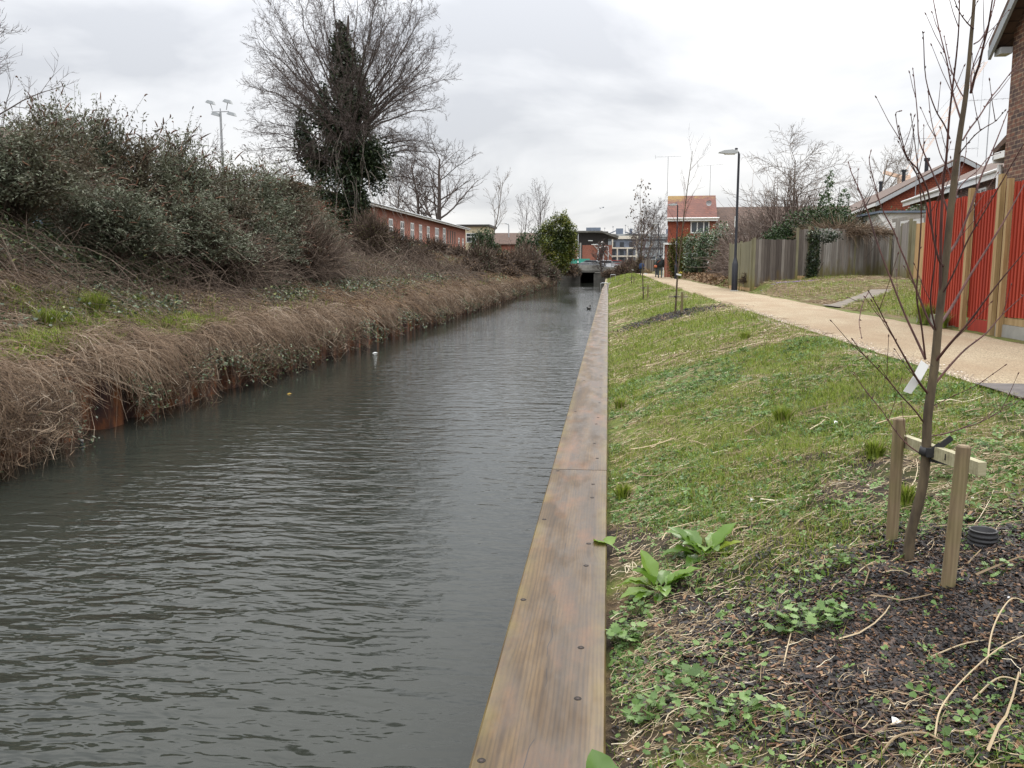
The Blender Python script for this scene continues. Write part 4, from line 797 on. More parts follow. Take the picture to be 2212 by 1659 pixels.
M['bramble_leaf'] = leafmat('bramble_leaves', [(0, (.03, .045, .022)), (.4, (.06, .085, .042)), (.75, (.10, .14, .065)), (.92, (.16, .2, .10)), (1, (.25, .26, .08))], .45, .2, .5)
M['dead_stem'] = leafmat('dead_stems', [(0, (.045, .032, .025)), (.35, (.13, .088, .058)), (.7, (.225, .158, .104)), (.93, (.32, .255, .19)), (1, (.44, .37, .28))], .85, 0, .2)
M['dead_leaf'] = leafmat('dead_leaves', [(0, (.07, .04, .022)), (.5, (.16, .098, .054)), (1, (.28, .185, .105))], .8, .1, .2)
M['pale_twig'] = leafmat('pale_twigs', [(0, (.09, .065, .055)), (.5, (.17, .13, .11)), (1, (.30, .24, .2))], .85, 0, .2)
M['brown_twig'] = leafmat('brown_twigs', [(0, (.04, .028, .022)), (.5, (.10, .072, .054)), (1, (.19, .145, .11))], .85, 0, .2)
M['grass'] = leafmat('grass_blades', [(0, (.06, .09, .012)), (.4, (.17, .235, .027)), (.75, (.28, .345, .052)), (.9, (.28, .26, .10)), (1, (.36, .28, .15))], .5, .35, .3)
M['weed'] = leafmat('weed_leaves', [(0, (.05, .10, .02)), (.5, (.11, .20, .045)), (1, (.20, .31, .09))], .45, .3, .4)
M['straw'] = leafmat('straw', [(0, (.12, .08, .045)), (.5, (.30, .22, .13)), (.9, (.48, .38, .24)), (1, (.68, .6, .44))], .7, .05, .3)
M['bark_chip'] = leafmat('bark_chips', [(0, (.007, .006, .007)), (.55, (.020, .016, .015)), (.86, (.07, .042, .028)), (.96, (.19, .095, .045)), (1, (.30, .18, .09))], .6, 0, .4)
M['dock'] = leafmat('dock_leaves', [(0, (.08, .16, .02)), (.6, (.14, .25, .03)), (1, (.24, .30, .04))], .35, .35, .5)
bt = big_tree()
leafcloud(bt, 'ivy', 'ivy', [(-.2, 0, 4.6, 2.1, 2.0, 2.3, 13000), (-2.0, -.2, 6.4, 1.7, 1.5, 2.3, 12000), (1.1, -.2, 5.2, 1.4, 1.3, 2.3, 7000), (.1, 0, 8.0, 1.6, 1.4, 2.6, 10000), (-.1, 0, 9.8, 1.15, 1.0, 2.2, 7500), (-.35, 0, 11.6, .7, .6, 1.4, 2600), (-.5, .2, 12.9, .35, .35, .5, 500), (-1.6, 0, 8.4, .4, .4, 1.5, 900), (-3.0, 0, 7.1, .3, .3, .9, 400), (.1, 0, 2.4, 1.2, 1.2, 1.2, 3000)], .20, .36, 1.4, .35)
leafcloud(bt, 'ivy_skirt', 'conifer', [(-.9, -.6, 1.4, 1.0, 1.0, 1.6, 3500), (.3, -.3, .8, .9, .9, 1.2, 2500)], .13, .3, 1.4, .3)
bare_tree('oak_tree', 'bare wide-branched oak rising behind the right end of the long brick building', (at(947, 575, 118)[0], 118, 3.2), 13.2, 21, dict(n=[20, 10, 7], up=[.0, .05, .04, .03], len=[.62, .5, .45], ang=[(35, 75), (25, 55), (25, 60)], rmin=.022), rad=.45, trunk_h=.22)
bare_tree('oak_tree', 'bare twin-stemmed tree immediately left of the bare oak behind the brick building', (at(903, 575, 112)[0], 112, 3.2), 11.5, 22, dict(n=[18, 9, 6], rmin=.022), trunk_h=.25, rad=.28)
bare_tree('bare_tree', 'bare tree behind the brick roof, between the ivy-clad tree and the oaks', (at(855, 575, 105)[0], 105, 3.3), 9.5, 23, dict(n=[18, 9, 6], rmin=.02), trunk_h=.25)
bare_tree('ash_sapling', 'pale slender bare tree standing above the dark yew on the left bank', (at(1062, 575, 95)[0], 95, 2.0), 9.0, 24, dict(n=[14, 6, 4], up=[.03, .12, .06, .03], ang=[(25, 50), (20, 45), (20, 50)], len=[.42, .45, .4], rmin=.014), mat='bark_pale', trunk_h=.3, rad=.1)
bare_tree('bare_tree', 'left one of two thin bare trees behind the yellow-green bush', (at(1135, 575, 130)[0], 130, .8), 9.8, 25, dict(n=[14, 6, 4], up=[.03, .12, .06, .03], ang=[(20, 42), (20, 45), (20, 50)], rmin=.018), trunk_h=.3, rad=.12)
bare_tree('bare_tree', 'right one of two thin bare trees behind the yellow-green bush', (at(1163, 575, 134)[0], 134, .8), 11.0, 26, dict(n=[14, 6, 4], up=[.03, .14, .06, .03], ang=[(16, 34), (20, 40), (20, 45)], rmin=.018), trunk_h=.35, rad=.12)
bare_tree('bare_tree', 'bare tree cut off by the left edge of the photo', (at(-75, 575, 32)[0], 32, 3.5), 8.6, 27, dict(n=[20, 9, 6], rmin=.01), trunk_h=.2)
bare_tree('bare_tree', 'faint bare tree behind the vent pipes of the long brown roof', (at(1895, 575, 100)[0], 100, 1), 12.5, 28, dict(n=[18, 9, 6], rmin=.018, len=[.5, .5, .45], ang=[(35, 65), (25, 55), (25, 60)]), trunk_h=.25, mat='bark_pale')
bare_tree('bare_tree', 'leafless shoots poking up beside the floodlight mast', (at(470, 575, 60)[0], 60, 3.4), 6.8, 29, dict(n=[12, 6, 4], up=[.03, .15, .06, .03], rmin=.012), trunk_h=.2)
for (px, Y, H, sd, lab) in ((1380, 125, 7.5, 31, 'rusty twiggy tree left of the distant lamp, beyond the path'), (1397, 150, 10.5, 32, 'reddish bare tree between the distant lamp posts'), (1430, 160, 10.5, 33, 'reddish bare tree between the lamp posts and the red-roofed house'), (1300, 122.5, 4.0, 34, 'small brown bare bush in front of the canal bridge')):
    bare_tree('bare_tree', lab, (at(px, 575, Y)[0], Y, .6), H, sd, dict(n=[22, 9, 6], rmin=.022, up=[.02, .07, .05, .03]), trunk_h=.08, rad=.12)
# bare arching bush behind the dark fence
def twigbush(name, label, loc, rx, ry, rz_, n, rmin, seed, mat='brown_twig', group=None, cat='shrub', droop=0, leaf=None, K=6, up=.55):
    t_ = thing(name, label, cat, loc, 0, group); rg = np.random.default_rng(seed)
    a = rg.uniform(0, 6.283, n); e = np.arcsin(rg.uniform(-.1, 1, n)); d = np.stack([np.cos(a) * np.cos(e) * rx, np.sin(a) * np.cos(e) * ry, np.abs(np.sin(e)) * rz_], -1) * rg.uniform(.7, 1.08, (n, 1))
    s0 = d * rg.uniform(.0, .55, (n, 1)); s0[:, 2] *= .5; tt = np.linspace(0, 1, K)[None, :, None]; mid = (s0 + d) / 2 + np.stack([rg.normal(0, .15 * rx, n), rg.normal(0, .15 * ry, n), rg.uniform(.0, .45, n) * rz_ * up], -1)
    P = s0[:, None] * (1 - tt) ** 2 + mid[:, None] * 2 * tt * (1 - tt) + d[:, None] * tt ** 2; P[:, :, 2] -= droop * rz_ * (tt[..., 0] ** 3) * rg.random((n, 1)); P += rg.normal(0, .02 * rx, P.shape)
    g = Geo(); g.tubes(P, np.linspace(rmin * 2.2, rmin, K)[None] * rg.uniform(.7, 1.3, (n, 1)), 3, rg.random(n)); g.build('stems', M[mat], t_)
    m_ = n * 2; i = rg.integers(0, n, m_); k = rg.integers(2, K - 1, m_); b = P[i, k]; dd = (P[i, k + 1] - P[i, k]); dd /= np.linalg.norm(dd, axis=1, keepdims=True) + 1e-6; dd = dd + rg.normal(0, .55, dd.shape); Ls = rg.uniform(.12, .3, (m_, 1)) * max(rx, rz_)
    Q = np.stack([b, b + dd * Ls * .5 + rg.normal(0, .02, b.shape) * rx, b + dd * Ls], 1); g = Geo(); g.tubes(Q, np.array([[rmin, rmin * .8, rmin * .5]]), 3, rg.random(m_)); g.build('side_twigs', M[mat], t_)
    if leaf:
        mname, cnt, sz, zlo = leaf; i = rg.integers(0, n, cnt); k = rg.integers(2, K, cnt); b = P[i, k] + rg.normal(0, .06 * rx, (cnt, 3)); b = b[b[:, 2] > zlo * rz_]; cnt = len(b); s_ = sz * rg.uniform(.6, 1.3, cnt)
        g = Geo(); g.scatter(LEAF, b, rg.uniform(0, 6.283, cnt), rg.normal(.1, .6, cnt), rg.normal(0, .5, cnt), np.stack([s_, s_, s_], -1), rg.random(cnt)); g.build('foliage', M[mname], t_)
    return t_
q = at(1700, 575, 46); twigbush('arching_bare_bush', 'big rounded bush of tangled bare twigs behind the dark fence', (q[0], 46, 1.2), 2.9, 2.6, 5.2, 560, .011, 41, 'pale_twig', droop=.18)
bare_tree('arching_bare_tree', 'spreading crown of bare branches rising out of the tangled bush behind the fence', (at(1695, 575, 47)[0], 47, 1.2), 6.0, 43, dict(n=[26, 12, 6], up=[.0, -.01, -.03, -.02], ang=[(40, 85), (30, 60), (25, 60)], len=[.6, .55, .45], rmin=.010), trunk_h=.25, rad=.11, mat='bark_pale')
twigbush('brown_hedge', 'brown leafless hedge between the laurel hedge and the olive fence return', (7.0, 45, .9), 1.2, 5.5, 2.2, 1500, .012, 44, 'pale_twig', leaf=('dead_leaf', 2200, .07, .1)); twigbush('brown_hedge', 'tall brown undergrowth right of the small red-roofed house', (9.2, 57, .9), 2.6, 3.0, 3.9, 1200, .016, 45, 'pale_twig', leaf=('dead_leaf', 3000, .10, .1))
def bush(name, label, mat, loc, ells, size, gap, seed, cat='shrub', group=None, stem=1.0, asp=1., gsc=1.2, shell=.5):
    t_ = thing(name, label, cat, loc, 0, group); g = Geo(); r = random.Random(seed); qs = []
    for k in range(7):
        a = r.uniform(0, 6.28); h_ = stem * r.uniform(.7, 1.1); qs.append([(0, 0, -.1), (math.cos(a) * .15 * h_, math.sin(a) * .15 * h_, h_ * .4), (math.cos(a) * .45 * h_, math.sin(a) * .45 * h_, h_)])
    g.tubes(qs, np.array([[.045, .03, .012]]), 5); g.build('stems', M['bark'], t_); leafcloud(t_, 'foliage', mat, ells, size, gap, gsc, shell, seed=seed, asp=asp); return t_
bush('golden_conifer', 'left of two yellow-green conifers at the path end of the hedge', 'conifer_gold', (at(1458, 600, 69.5)[0], 69.5, .7), [(0, 0, 1.5, .55, .6, 1.75, 5000)], .13, .2, 51, 'conifer', 'two conifers in the hedge', 2.2); bush('golden_conifer', 'right of two conifers in the hedge, next to the laurel', 'conifer_gold', (at(1477, 600, 68.5)[0], 68.5, .7), [(0, 0, 1.6, .6, .7, 1.85, 5500)], .13, .25, 52, 'conifer', 'two conifers in the hedge', 2.2)
bush('laurel_hedge', 'glossy green laurel hedge below the window of the small red-roofed house', 'laurel', (at(1512, 602, 64)[0], 64, .75), [(-.3, 1, 1.6, .9, 1.2, 1.7, 5000), (.4, -1, 1.7, .9, 1.2, 1.75, 5000), (1.1, -3, 1.8, .9, 1.2, 1.8, 4500)], .15, .3, 53, 'hedge', None, 2.2)
bush('dark_conifer', 'wide dark green conifer behind the dark fence, below the bare branches', 'conifer', (9.4, 40.5, 1.1), [(0, 0, 1.9, 1.5, 1.2, 1.4, 9000), (-1.5, .3, 1.5, 1.2, 1, .9, 4500), (1.3, .3, 1.8, 1.3, 1, 1.1, 5500)], .11, .25, 54, 'conifer', None, 2.4)
bush('evergreen_shrub', 'evergreen shrub behind the grey fence below the long brown roof', 'conifer', (12.5, 42, 1.1), [(-.4, 0, 1.9, 1.5, 1, 1.2, 5500), (1.6, -.5, 2.0, 1.4, .9, .9, 4000)], .11, .34, 55, 'shrub', None, 2.4)
bush('evergreen_shrub', 'loose evergreen hedge behind the white shed and below the tile-hung gable', 'bramble_leaf', (16.0, 43, 1.1), [(-1.4, -.5, 2.4, 1.8, .9, .9, 4000), (1.6, -.5, 2.7, 2.0, .9, .8, 4500)], .12, .34, 56, 'shrub', None, 2.4)
q = at(1792, 575, 42); bush('laurel_spray', 'upright laurel sprays reaching above the dark conifer', 'laurel', (q[0], 42, 1.1), [(-.3, 0, 3.3, .4, .4, .7, 330), (-.2, 0, 4.4, .18, .2, .55, 120), (.5, 0, 3.5, .25, .25, .7, 150), (.1, 0, 2.7, .7, .5, .6, 400)], .17, .2, 57, 'shrub', None, 4.4, .8)
q = at(1205, 590, 108); bush('yellow_green_bush', 'tall rounded bush speckled yellow-green beside the water before the bridge', 'holly_yellow', (q[0], 108, .4), [(-.3, 0, 2.9, 2.2, 2.2, 2.9, 10000), (.6, 0, 5.6, 1.6, 1.6, 2.4, 6000), (-1.1, 0, 4.6, 1.5, 1.5, 2.3, 5000), (1.3, 0, 3.6, 1.2, 1.4, 2.4, 3500)], .24, .3, 58, 'tree', None, 4, gsc=.7)
q = at(1165, 580, 114); bush('round_dark_bush', 'dark rounded evergreen just left of the yellow-green bush', 'conifer', (q[0], 114, .6), [(0, 0, 2.6, 2.4, 2.2, 3.6, 8000), (-1.8, 0, 3.2, 1.6, 1.8, 2.2, 4500)], .24, .34, 59, 'shrub', None, 3)
q = at(1043, 560, 92); bush('yew_bush', 'dark round yew on the bank past the end of the brick building', 'conifer', (q[0], 92, 2.2), [(0, 0, 1.5, 1.45, 1.4, 1.9, 7000), (1.2, 0, .7, .9, .9, 1.2, 2500)], .17, .25, 60, 'shrub', None, 2)
q = at(1088, 568, 88); bush('small_green_bush', 'small mid-green bush on the bank right of the yew', 'conifer', (q[0], 88, 1.0), [(0, 0, .9, .95, .9, 1.25, 3500)], .15, .25, 61, 'shrub', None, 1.2)
bush('ivy_on_fence', 'ivy climbing over the gap between the dark and the grey fences', 'ivy', (7.8, 34.25, .95), [(0, 0, 1.0, .28, .2, 1.0, 1600), (.3, 0, 1.75, .75, .2, .28, 1000), (-.1, 0, .4, .3, .2, .5, 700)], .085, .25, 62, 'climbing plant', None, 1.0)
twigbush('bramble_heap', 'dry brambles spilling over the top of the grey fence', (9.4, 35.95, 2.93), 2.0, .35, .33, 800, .006, 63, 'dead_stem', droop=.5, leaf=('dead_leaf', 900, .06, -1)); 
# scrub on the left bank top
scr = [(880, 545, 66, 1.6, 1.5), (935, 540, 74, 1.9, 1.3), (985, 545, 76, 1.8, 1.3), (1035, 560, 70, 1.7, 2.6), (1075, 560, 80, 1.9, 2.2), (1110, 560, 84, 2.0, 2.6), (1140, 565, 88, 2.1, 3.4), (1128, 562, 98, 2.2, 3.6), (840, 548, 56, 1.6, 2.3), (815, 552, 50, 1.5, 2.1), (905, 560, 58, 1.3, 1.4), (1010, 572, 62, 1.3, 1.3), (1185, 590, 100, 1.5, 1.8), (1100, 580, 74, 1.2, 1.2), (1228, 597, 118, 1.2, 1.6), (1240, 597, 122, 1.0, 1.5)]
wl = ['leftmost brown scrub bush before the brick building wall', 'brown scrub bush below the second pair of white windows', 'brown scrub bush below the white double door', 'pale-twigged bush directly in front of the dark yew', 'russet scrub bush between the yew and the green bush', 'russet scrub bush right of the small green bush', 'tall russet bush left of the dark rounded evergreen', 'tall grey-brown bush below the two thin bare trees', 'brown scrub beside the foot of the ivy-clad tree', 'brown scrub under the right-hand branches of the ivy-clad tree', 'low brown bush in front of the brick building, halfway up the bank', 'low brown bush on the bank in front of the pale-twigged one', 'low brown bush at the left foot of the yellow-green bush', 'low russet bush midway up the bank right of the green bush', 'brown bush between the yellow-green bush and the bridge', 'last brown bush against the canal bridge on the left bank']
for i, (px, py, Y, rr_, hh) in enumerate(scr):
    q = at(px, py, Y); zz = float(gz(q[0], Y)) - .15; twigbush('scrub_bush', wl[i], (q[0], Y, zz), rr_, rr_, hh, 420, .011 + .00010 * Y, 70 + i, 'brown_twig', 'leafless scrub bushes along the left bank', leaf=('dead_leaf' if i % 3 else 'bramble_leaf', 700, .09 + .0008 * Y, .05))
twigbush('yellow_broom', 'pale yellowish-green twiggy bush at the foot of the ivy-clad tree', (at(800, 560, 48)[0], 48, 2.5), 1.3, 1.2, 2.2, 700, .012, 97, 'brown_twig', leaf=('conifer_gold', 1800, .07, .05))
for px, Y in ((1128, 118), ): pass
for i, (px, Y, rr_, hh, lab) in enumerate(((1345, 118, 1.5, 1.5, 'brown bush right of the canal bridge parapet'), (1318, 121, 1.3, 1.2, 'low brown bush below the cream framed flats'), (1385, 116, 1.4, 2.4, 'yellowish autumn shrub between the flats and the black lamp'), (1590, 40, .6, .5, 'low leafy tuft at the foot of the nearest lamp post'), (1360, 122, 1.6, 2.2, 'russet bush at the far end of the path'))):
    q = at(px, 590, Y); twigbush('verge_bush', lab, (q[0] if i != 3 else 5.6, Y if i != 3 else 34.2, float(gz(max(q[0], .4), min(Y, 118)))), rr_, rr_, hh, 380, .02 if Y > 60 else .006, 110 + i, 'brown_twig', leaf=('conifer_gold' if i == 2 else 'dead_leaf', 600, .14 if Y > 60 else .05, .05))
# ================================================================ buddleias on the left bank
def buddleia(seed, n, rx, H, brown=0.2, dense=1.0):
    rg = np.random.default_rng(seed); S = Geo(); Lf = Geo(); Hd = Geo(); K = 8
    a = rg.uniform(0, 6.283, n); out_ = rg.uniform(.1, 1, n) ** .7; h_ = H * (1 - .42 * out_ ** 2) * rg.uniform(.8, 1.06, n); tt = np.linspace(0, 1, K)[None]
    rad = (out_[:, None] * rx) * (.25 * tt + .75 * tt ** 1.7); z = h_[:, None] * (1 - (1 - tt) ** 1.45) - .25 * out_[:, None] * H * tt ** 4 * .6
    P = np.stack([np.cos(a)[:, None] * rad, np.sin(a)[:, None] * rad, z], -1) + rg.normal(0, .035, (n, K, 3)) * tt[..., None]; S.tubes(P, np.linspace(.017, .005, K)[None], 3, rg.random(n))
    nb = n * 6; i = rg.integers(0, n, nb); k = rg.integers(2, K - 1, nb); f = rg.random((nb, 1)); b = P[i, k] * (1 - f) + P[i, k + 1] * f; d = P[i, k + 1] - P[i, k]; d /= np.linalg.norm(d, axis=1, keepdims=True); d = d * .7 + rg.normal(0, .5, d.shape) + [0, 0, .35]; Ls = rg.uniform(.3, .8, (nb, 1))
    Q = np.stack([b, b + d * Ls * .5, b + d * Ls + [0, 0, -.04]], 1); S.tubes(Q, np.array([[.006, .005, .0035]]), 3, rg.random(nb))
    ends = np.concatenate([Q[:, 2], P[:, -1]]); dirs = np.concatenate([d, P[:, -1] - P[:, -2]])
    nl = int(nb * 23 * dense); j = rg.integers(0, nb, nl); f = rg.random((nl, 1)); pb = Q[j, 0] * (1 - f) + Q[j, 2] * f + rg.normal(0, .05, (nl, 3)); s_ = rg.uniform(.07, .15, nl)
    Lf.scatter(LEAF, pb, rg.uniform(0, 6.283, nl), rg.normal(-.1, .6, nl), rg.normal(0, .5, nl), np.stack([s_ * .55, s_, s_], -1), rg.random(nl))
    m_ = int(5200 * dense); d3 = rg.normal(size=(m_, 3)); d3 /= np.linalg.norm(d3, axis=1, keepdims=True); d3[:, 2] = np.abs(d3[:, 2]) * 1.25 - .25; ph = 1 + .3 * (vn(d3[:, 0] * 3 + seed, d3[:, 1] * 3 + d3[:, 2] * 3) - .5) * 2; q_ = (.72 + .28 * rg.random(m_)) * ph; s_ = rg.uniform(.07, .14, m_)
    Lf.scatter(LEAF, np.stack([d3[:, 0] * rx * .92 * q_, d3[:, 1] * rx * .92 * q_, H * (.42 + d3[:, 2] * .50 * q_)], -1), rg.uniform(0, 6.283, m_), rg.normal(-.1, .6, m_), rg.normal(0, .5, m_), np.stack([s_ * .55, s_, s_], -1), rg.random(m_))
    # tapered seed heads at many shoot ends
    sel = rg.random(len(ends)) < brown; e = ends[sel]; dd = dirs[sel]; dd /= np.linalg.norm(dd, axis=1, keepdims=True) + 1e-6; dd[:, 2] = dd[:, 2] * .5 + .25; m_ = len(e); L_ = rg.uniform(.12, .26, (m_, 1)); cv = rg.normal(0, .04, (m_, 3))
    T_ = np.stack([e, e + dd * L_ * .35 + cv * .3, e + dd * L_ * .7 + cv * .8 - [0, 0, .01], e + dd * L_ + cv * 1.5 - [0, 0, .035]], 1); Hd.tubes(T_, np.array([[.014, .019, .013, .003]]), 4, rg.random(m_))
    return S, Lf, Hd
bl_ = [(45, 15.2, 1.5, 235, 0, 'buddleia nearest the dark brick house at the left edge'), (130, 18.3, 1.4, 200, 1, 'tallest leftmost buddleia whose seed heads stand against the sky'), (205, 20, 1.3, 205, 2, 'buddleia with the longest curved seed heads, left of the dip in the shrub skyline'),
       (300, 20.5, 1.6, 255, 0, 'buddleia just right of the dip in the shrub skyline'), (385, 22.5, 1.6, 275, 1, 'buddleia at the middle of the row, spiky seed heads on top'), (465, 24.6, 1.8, 335, 2, 'buddleia directly below the floodlight mast'), (540, 27.2, 1.9, 335, 0, 'greener buddleia right of the floodlight mast'), (600, 30, 1.9, 345, 1, 'buddleia second from the right end of the row'), (640, 32.5, 1.8, 400, 2, 'rounded buddleia at the right end of the row, brown and twiggy below'),
       (250, 17.4, 1.4, 370, 2, 'low buddleia in front, below the dip in the skyline'), (420, 20.5, 1.5, 400, 0, 'low dark buddleia in front of the middle of the row'), (545, 25, 1.6, 430, 1, 'low brown-stemmed buddleia in front of the right part of the row')]
protos = {}
for i, (px, Y, rx, H, k, lab) in enumerate(bl_):
    q = at(px, 575, Y); z = float(gz(q[0], Y)); loc = (q[0], Y, z - .1); H = (at(px, H, Y)[2] - z) * .95
    if k not in protos:
        t_ = thing('buddleia', lab, 'shrub', loc, 0, 'buddleias along the top of the left bank'); S, Lf, Hd = buddleia(200 + k, 95, 1.7, 3.6, (.42, .5, .4)[k], (1, .95, 1.1)[k]); S.build('stems', M['brown_twig'], t_); Lf.build('foliage', M['budd_leaf'], t_); Hd.build('seed_heads', M['seed_head'], t_)['kind'] = 'stuff'; protos[k] = t_
    else: t_ = copy_tree(protos[k]); t_['label'] = lab; t_.location = loc
    t_.rotation_euler.z = i * 1.3; t_.scale = (rx / 1.7, rx / 1.7, H / 3.6)
q = at(610, 575, 29); twigbush('brown_twig_thicket', 'dense rusty brown thicket filling the lower right of the buddleia row', (q[0] + .5, 28.5, float(gz(q[0], 29)) - .2), 1.9, 3.6, 2.2, 2600, .006, 130, 'brown_twig', leaf=('seed_head', 2500, .06, .1)); twigbush('brown_twig_thicket', 'dark brown thicket under the middle of the buddleia row', (at(440, 575, 22.5)[0] + .4, 22.5, float(gz(at(440, 575, 22.5)[0], 22.5)) - .2), 1.6, 4.0, 1.9, 2200, .006, 131, 'brown_twig', leaf=('bramble_leaf', 3500, .06, .1))
# ================================================================ left-bank ground cover (uncountable)
def samp(n, x0, x1, y0, y1, p=1.0, xp=1.0):
    """positions denser near the viewer"""
    u = RNG.random(n)
    if p == 1: Y = y0 * (y1 / y0) ** u
    else: Y = (y0 ** (1 - p) + u * (y1 ** (1 - p) - y0 ** (1 - p))) ** (1 / (1 - p))
    return x0 + (x1 - x0) * RNG.random(n) ** xp, Y
def stemfield(name, mat, X, Y, Lr, rad, lift, seed, label=None, flat=.25, hang=False):
    rg = np.random.default_rng(seed); n = len(X); Z = gz(X, Y); K = 5; s_ = 1 + Y / 26; Lg = rg.uniform(*Lr, n) * s_ ** .5; a = rg.uniform(0, 6.283, n)
    d = np.stack([np.cos(a), np.sin(a), np.zeros(n)], -1); tt = np.linspace(0, 1, K)[None, :, None]; b = np.stack([X, Y, Z + rg.uniform(-.02, lift * .5, n)], -1)
    P = b[:, None] + d[:, None] * Lg[:, None, None] * tt; side = np.stack([-d[:, 1], d[:, 0], 0 * a], -1) * rg.normal(0, .25, (n, 1)) * Lg[:, None]; P += side[:, None] * (tt * (1 - tt)) * 3
    arch = rg.random(n) ** 2 * lift * 3 * Lg; P[:, :, 2] += (4 * tt[..., 0] * (1 - tt[..., 0])) * arch[:, None]
    zt = gz(P[:, :, 0], P[:, :, 1]); zt = np.where((P[:, :, 0] > -7.3), np.minimum(.1 - (P[:, :, 0] + 7.3) * 1.2, .1), zt); P[:, :, 2] = np.maximum(P[:, :, 2] * .5 + (zt + .5 * (P[:, :, 2] - Z[:, None])) * .5, zt + .01) if True else P[:, :, 2]
    g = Geo(); g.tubes(P, np.linspace(1, .5, K)[None] * (rad * s_ * rg.uniform(.5, 1.4, n))[:, None], 3, rg.random(n)); return tag(g.build(name, M[mat]), kind='stuff')
X, Y = samp(52000, -11.5, -7.25, 7.5, 60, 1.0, .9); stemfield('dead_stems', 'dead_stem', X, Y, (.15, .7), .0028, .11, 301)
X, Y = samp(26000, -15, -7.3, 24, 122, 1.3); stemfield('dead_bracken', 'dead_leaf', X, Y, (.2, .6), .0045, .18, 302)
X, Y = samp(9000, -16, -9, 12, 60, 1.0); stemfield('bramble_canes', 'brown_twig', X, Y, (.6, 1.8), .0032, .25, 303)
# dry grass and stems hanging over the piling
def hang(n, y0, y1, seed):
    rg = np.random.default_rng(seed); m_ = n // 26; Yc = y0 * (y1 / y0) ** rg.random(m_); keep = (vn(Yc * .55, Yc * 0 + 3.3) > .2) & ~((Yc > 9.9) & (Yc < 11.5)) & ~((Yc > 14.2) & (Yc < 15.0)); Yc = Yc[keep]; m_ = len(Yc); Xc = -7.3 - rg.uniform(0, .9, m_); az = rg.normal(0, .75, m_); ln = rg.uniform(.35, 1.25, m_) * (1 + .4 * np.exp(-(Yc - 7.5) / 3).clip(0, 1)); hue = rg.random(m_)
    i = rg.integers(0, m_, n); Y0_ = Yc[i] + rg.normal(0, .10, n); X0 = np.minimum(Xc[i] + rg.normal(0, .10, n), -7.26); s_ = 1 + Y0_ / 26; a = az[i] + rg.normal(0, .38, n); L_ = ln[i] * rg.uniform(.45, 1.1, n); K = 7; tt = np.linspace(0, 1, K)[None]; Z0 = gz(X0, Y0_) + rg.uniform(0, .06, n); lift = rg.uniform(.0, .35, n) * L_
    x = X0[:, None] + np.cos(a)[:, None] * L_[:, None] * tt ** .85 * .85; y = Y0_[:, None] + np.sin(a)[:, None] * L_[:, None] * tt; z = Z0[:, None] + lift[:, None] * np.sin(tt * 2.2) - (rg.uniform(.25, 1.1, n) * L_)[:, None] * tt ** 2.2
    x += np.cumsum(rg.normal(0, .013, (n, K)), 1); y += np.cumsum(rg.normal(0, .018, (n, K)), 1); over = np.clip((x + 7.3) * 6, 0, 1); z = np.maximum(z, (gz(np.minimum(x, -7.26), y) + .01) * (1 - over) + (WATER - .03) * over); x = np.minimum(x, -6.45 - .02 * np.minimum(y, 20) * .9 + rg.normal(0, .05, (n, 1)))
    P = np.stack([x, y, z], -1); g = Geo(); rr_ = np.clip(hue[i] * .5 + rg.random(n) * .55, 0, 1); g.tubes(P, np.linspace(1, .4, K)[None] * (.0026 * s_ * rg.uniform(.4, 1.5, n) ** 1.3 * np.where((rg.random(n) < .035) & (Y0_ < 22), 2.3, 1))[:, None], 3, rr_)
    q = n; i = rg.integers(0, n, q); k = rg.integers(1, K - 1, q); b = P[i, k]; dd = rg.normal(0, 1, (q, 3)) * [.09, .13, .09] + [0, 0, -.05]; Q = np.stack([b, b + dd * .5, b + dd], 1); Q[:, :, 2] = np.maximum(Q[:, :, 2], WATER - .02); g.tubes(Q, np.array([[.0018, .0014, .0009]]) * (1 + b[:, 1:2] / 26), 3, rr_[i])
    return g
g = hang(24000, 5.2, 120, 311); tag(g.build('hanging_dead_stems', M['dead_stem']), kind='stuff')
rg = np.random.default_rng(77); n = 26000; Y = 5.2 * (110 / 5.2) ** rg.random(n); f = rg.random(n); w0 = .12 + .55 * vn(Y * 1.3, Y * 0 + 7) * (1 + .5 * np.exp(-(Y - 7.5) / 3.5).clip(0, 1)); k = (vn(Y * .55, Y * 0 + 3.3) > .22) & ~((Y > 10.6) & (Y < 11.8) & (f > .25)) & ~((Y > 14.3) & (Y < 15.2) & (f > .25)); Y, f, w0 = Y[k], f[k], w0[k]; n = len(Y)
X = -7.4 + (w0 + .15) * np.sin(f * 1.5) * rg.uniform(.6, 1.25, n); Z = .16 - .85 * f ** 2 * rg.uniform(.5, 1.1, n) + rg.normal(0, .04, n); s_ = (1 + Y / 26); d = rg.normal(0, 1, (n, 3)) * [.5, 1, .6]; d[:, 2] -= .35 * f; d /= np.linalg.norm(d, axis=1, keepdims=True); L_ = (rg.uniform(.08, .42, n) * s_ ** .5)[:, None]; c = np.stack([X, Y, Z], -1); sd = rg.normal(0, .18, (n, 3)) * L_
P = np.stack([c - d * L_ * .5, c - d * L_ * .2 + sd, c + d * L_ * .15 + sd * .8, c + d * L_ * .5], 1); P[:, :, 2] = np.maximum(P[:, :, 2], WATER - .02); g = Geo(); g.tubes(P, np.array([[1, .9, .7, .4]]) * (.0023 * s_ * rg.uniform(.4, 1.5, n))[:, None], 3, rg.random(n) ** 1.2); tag(g.build('tangled_stems', M['dead_stem']), kind='stuff')
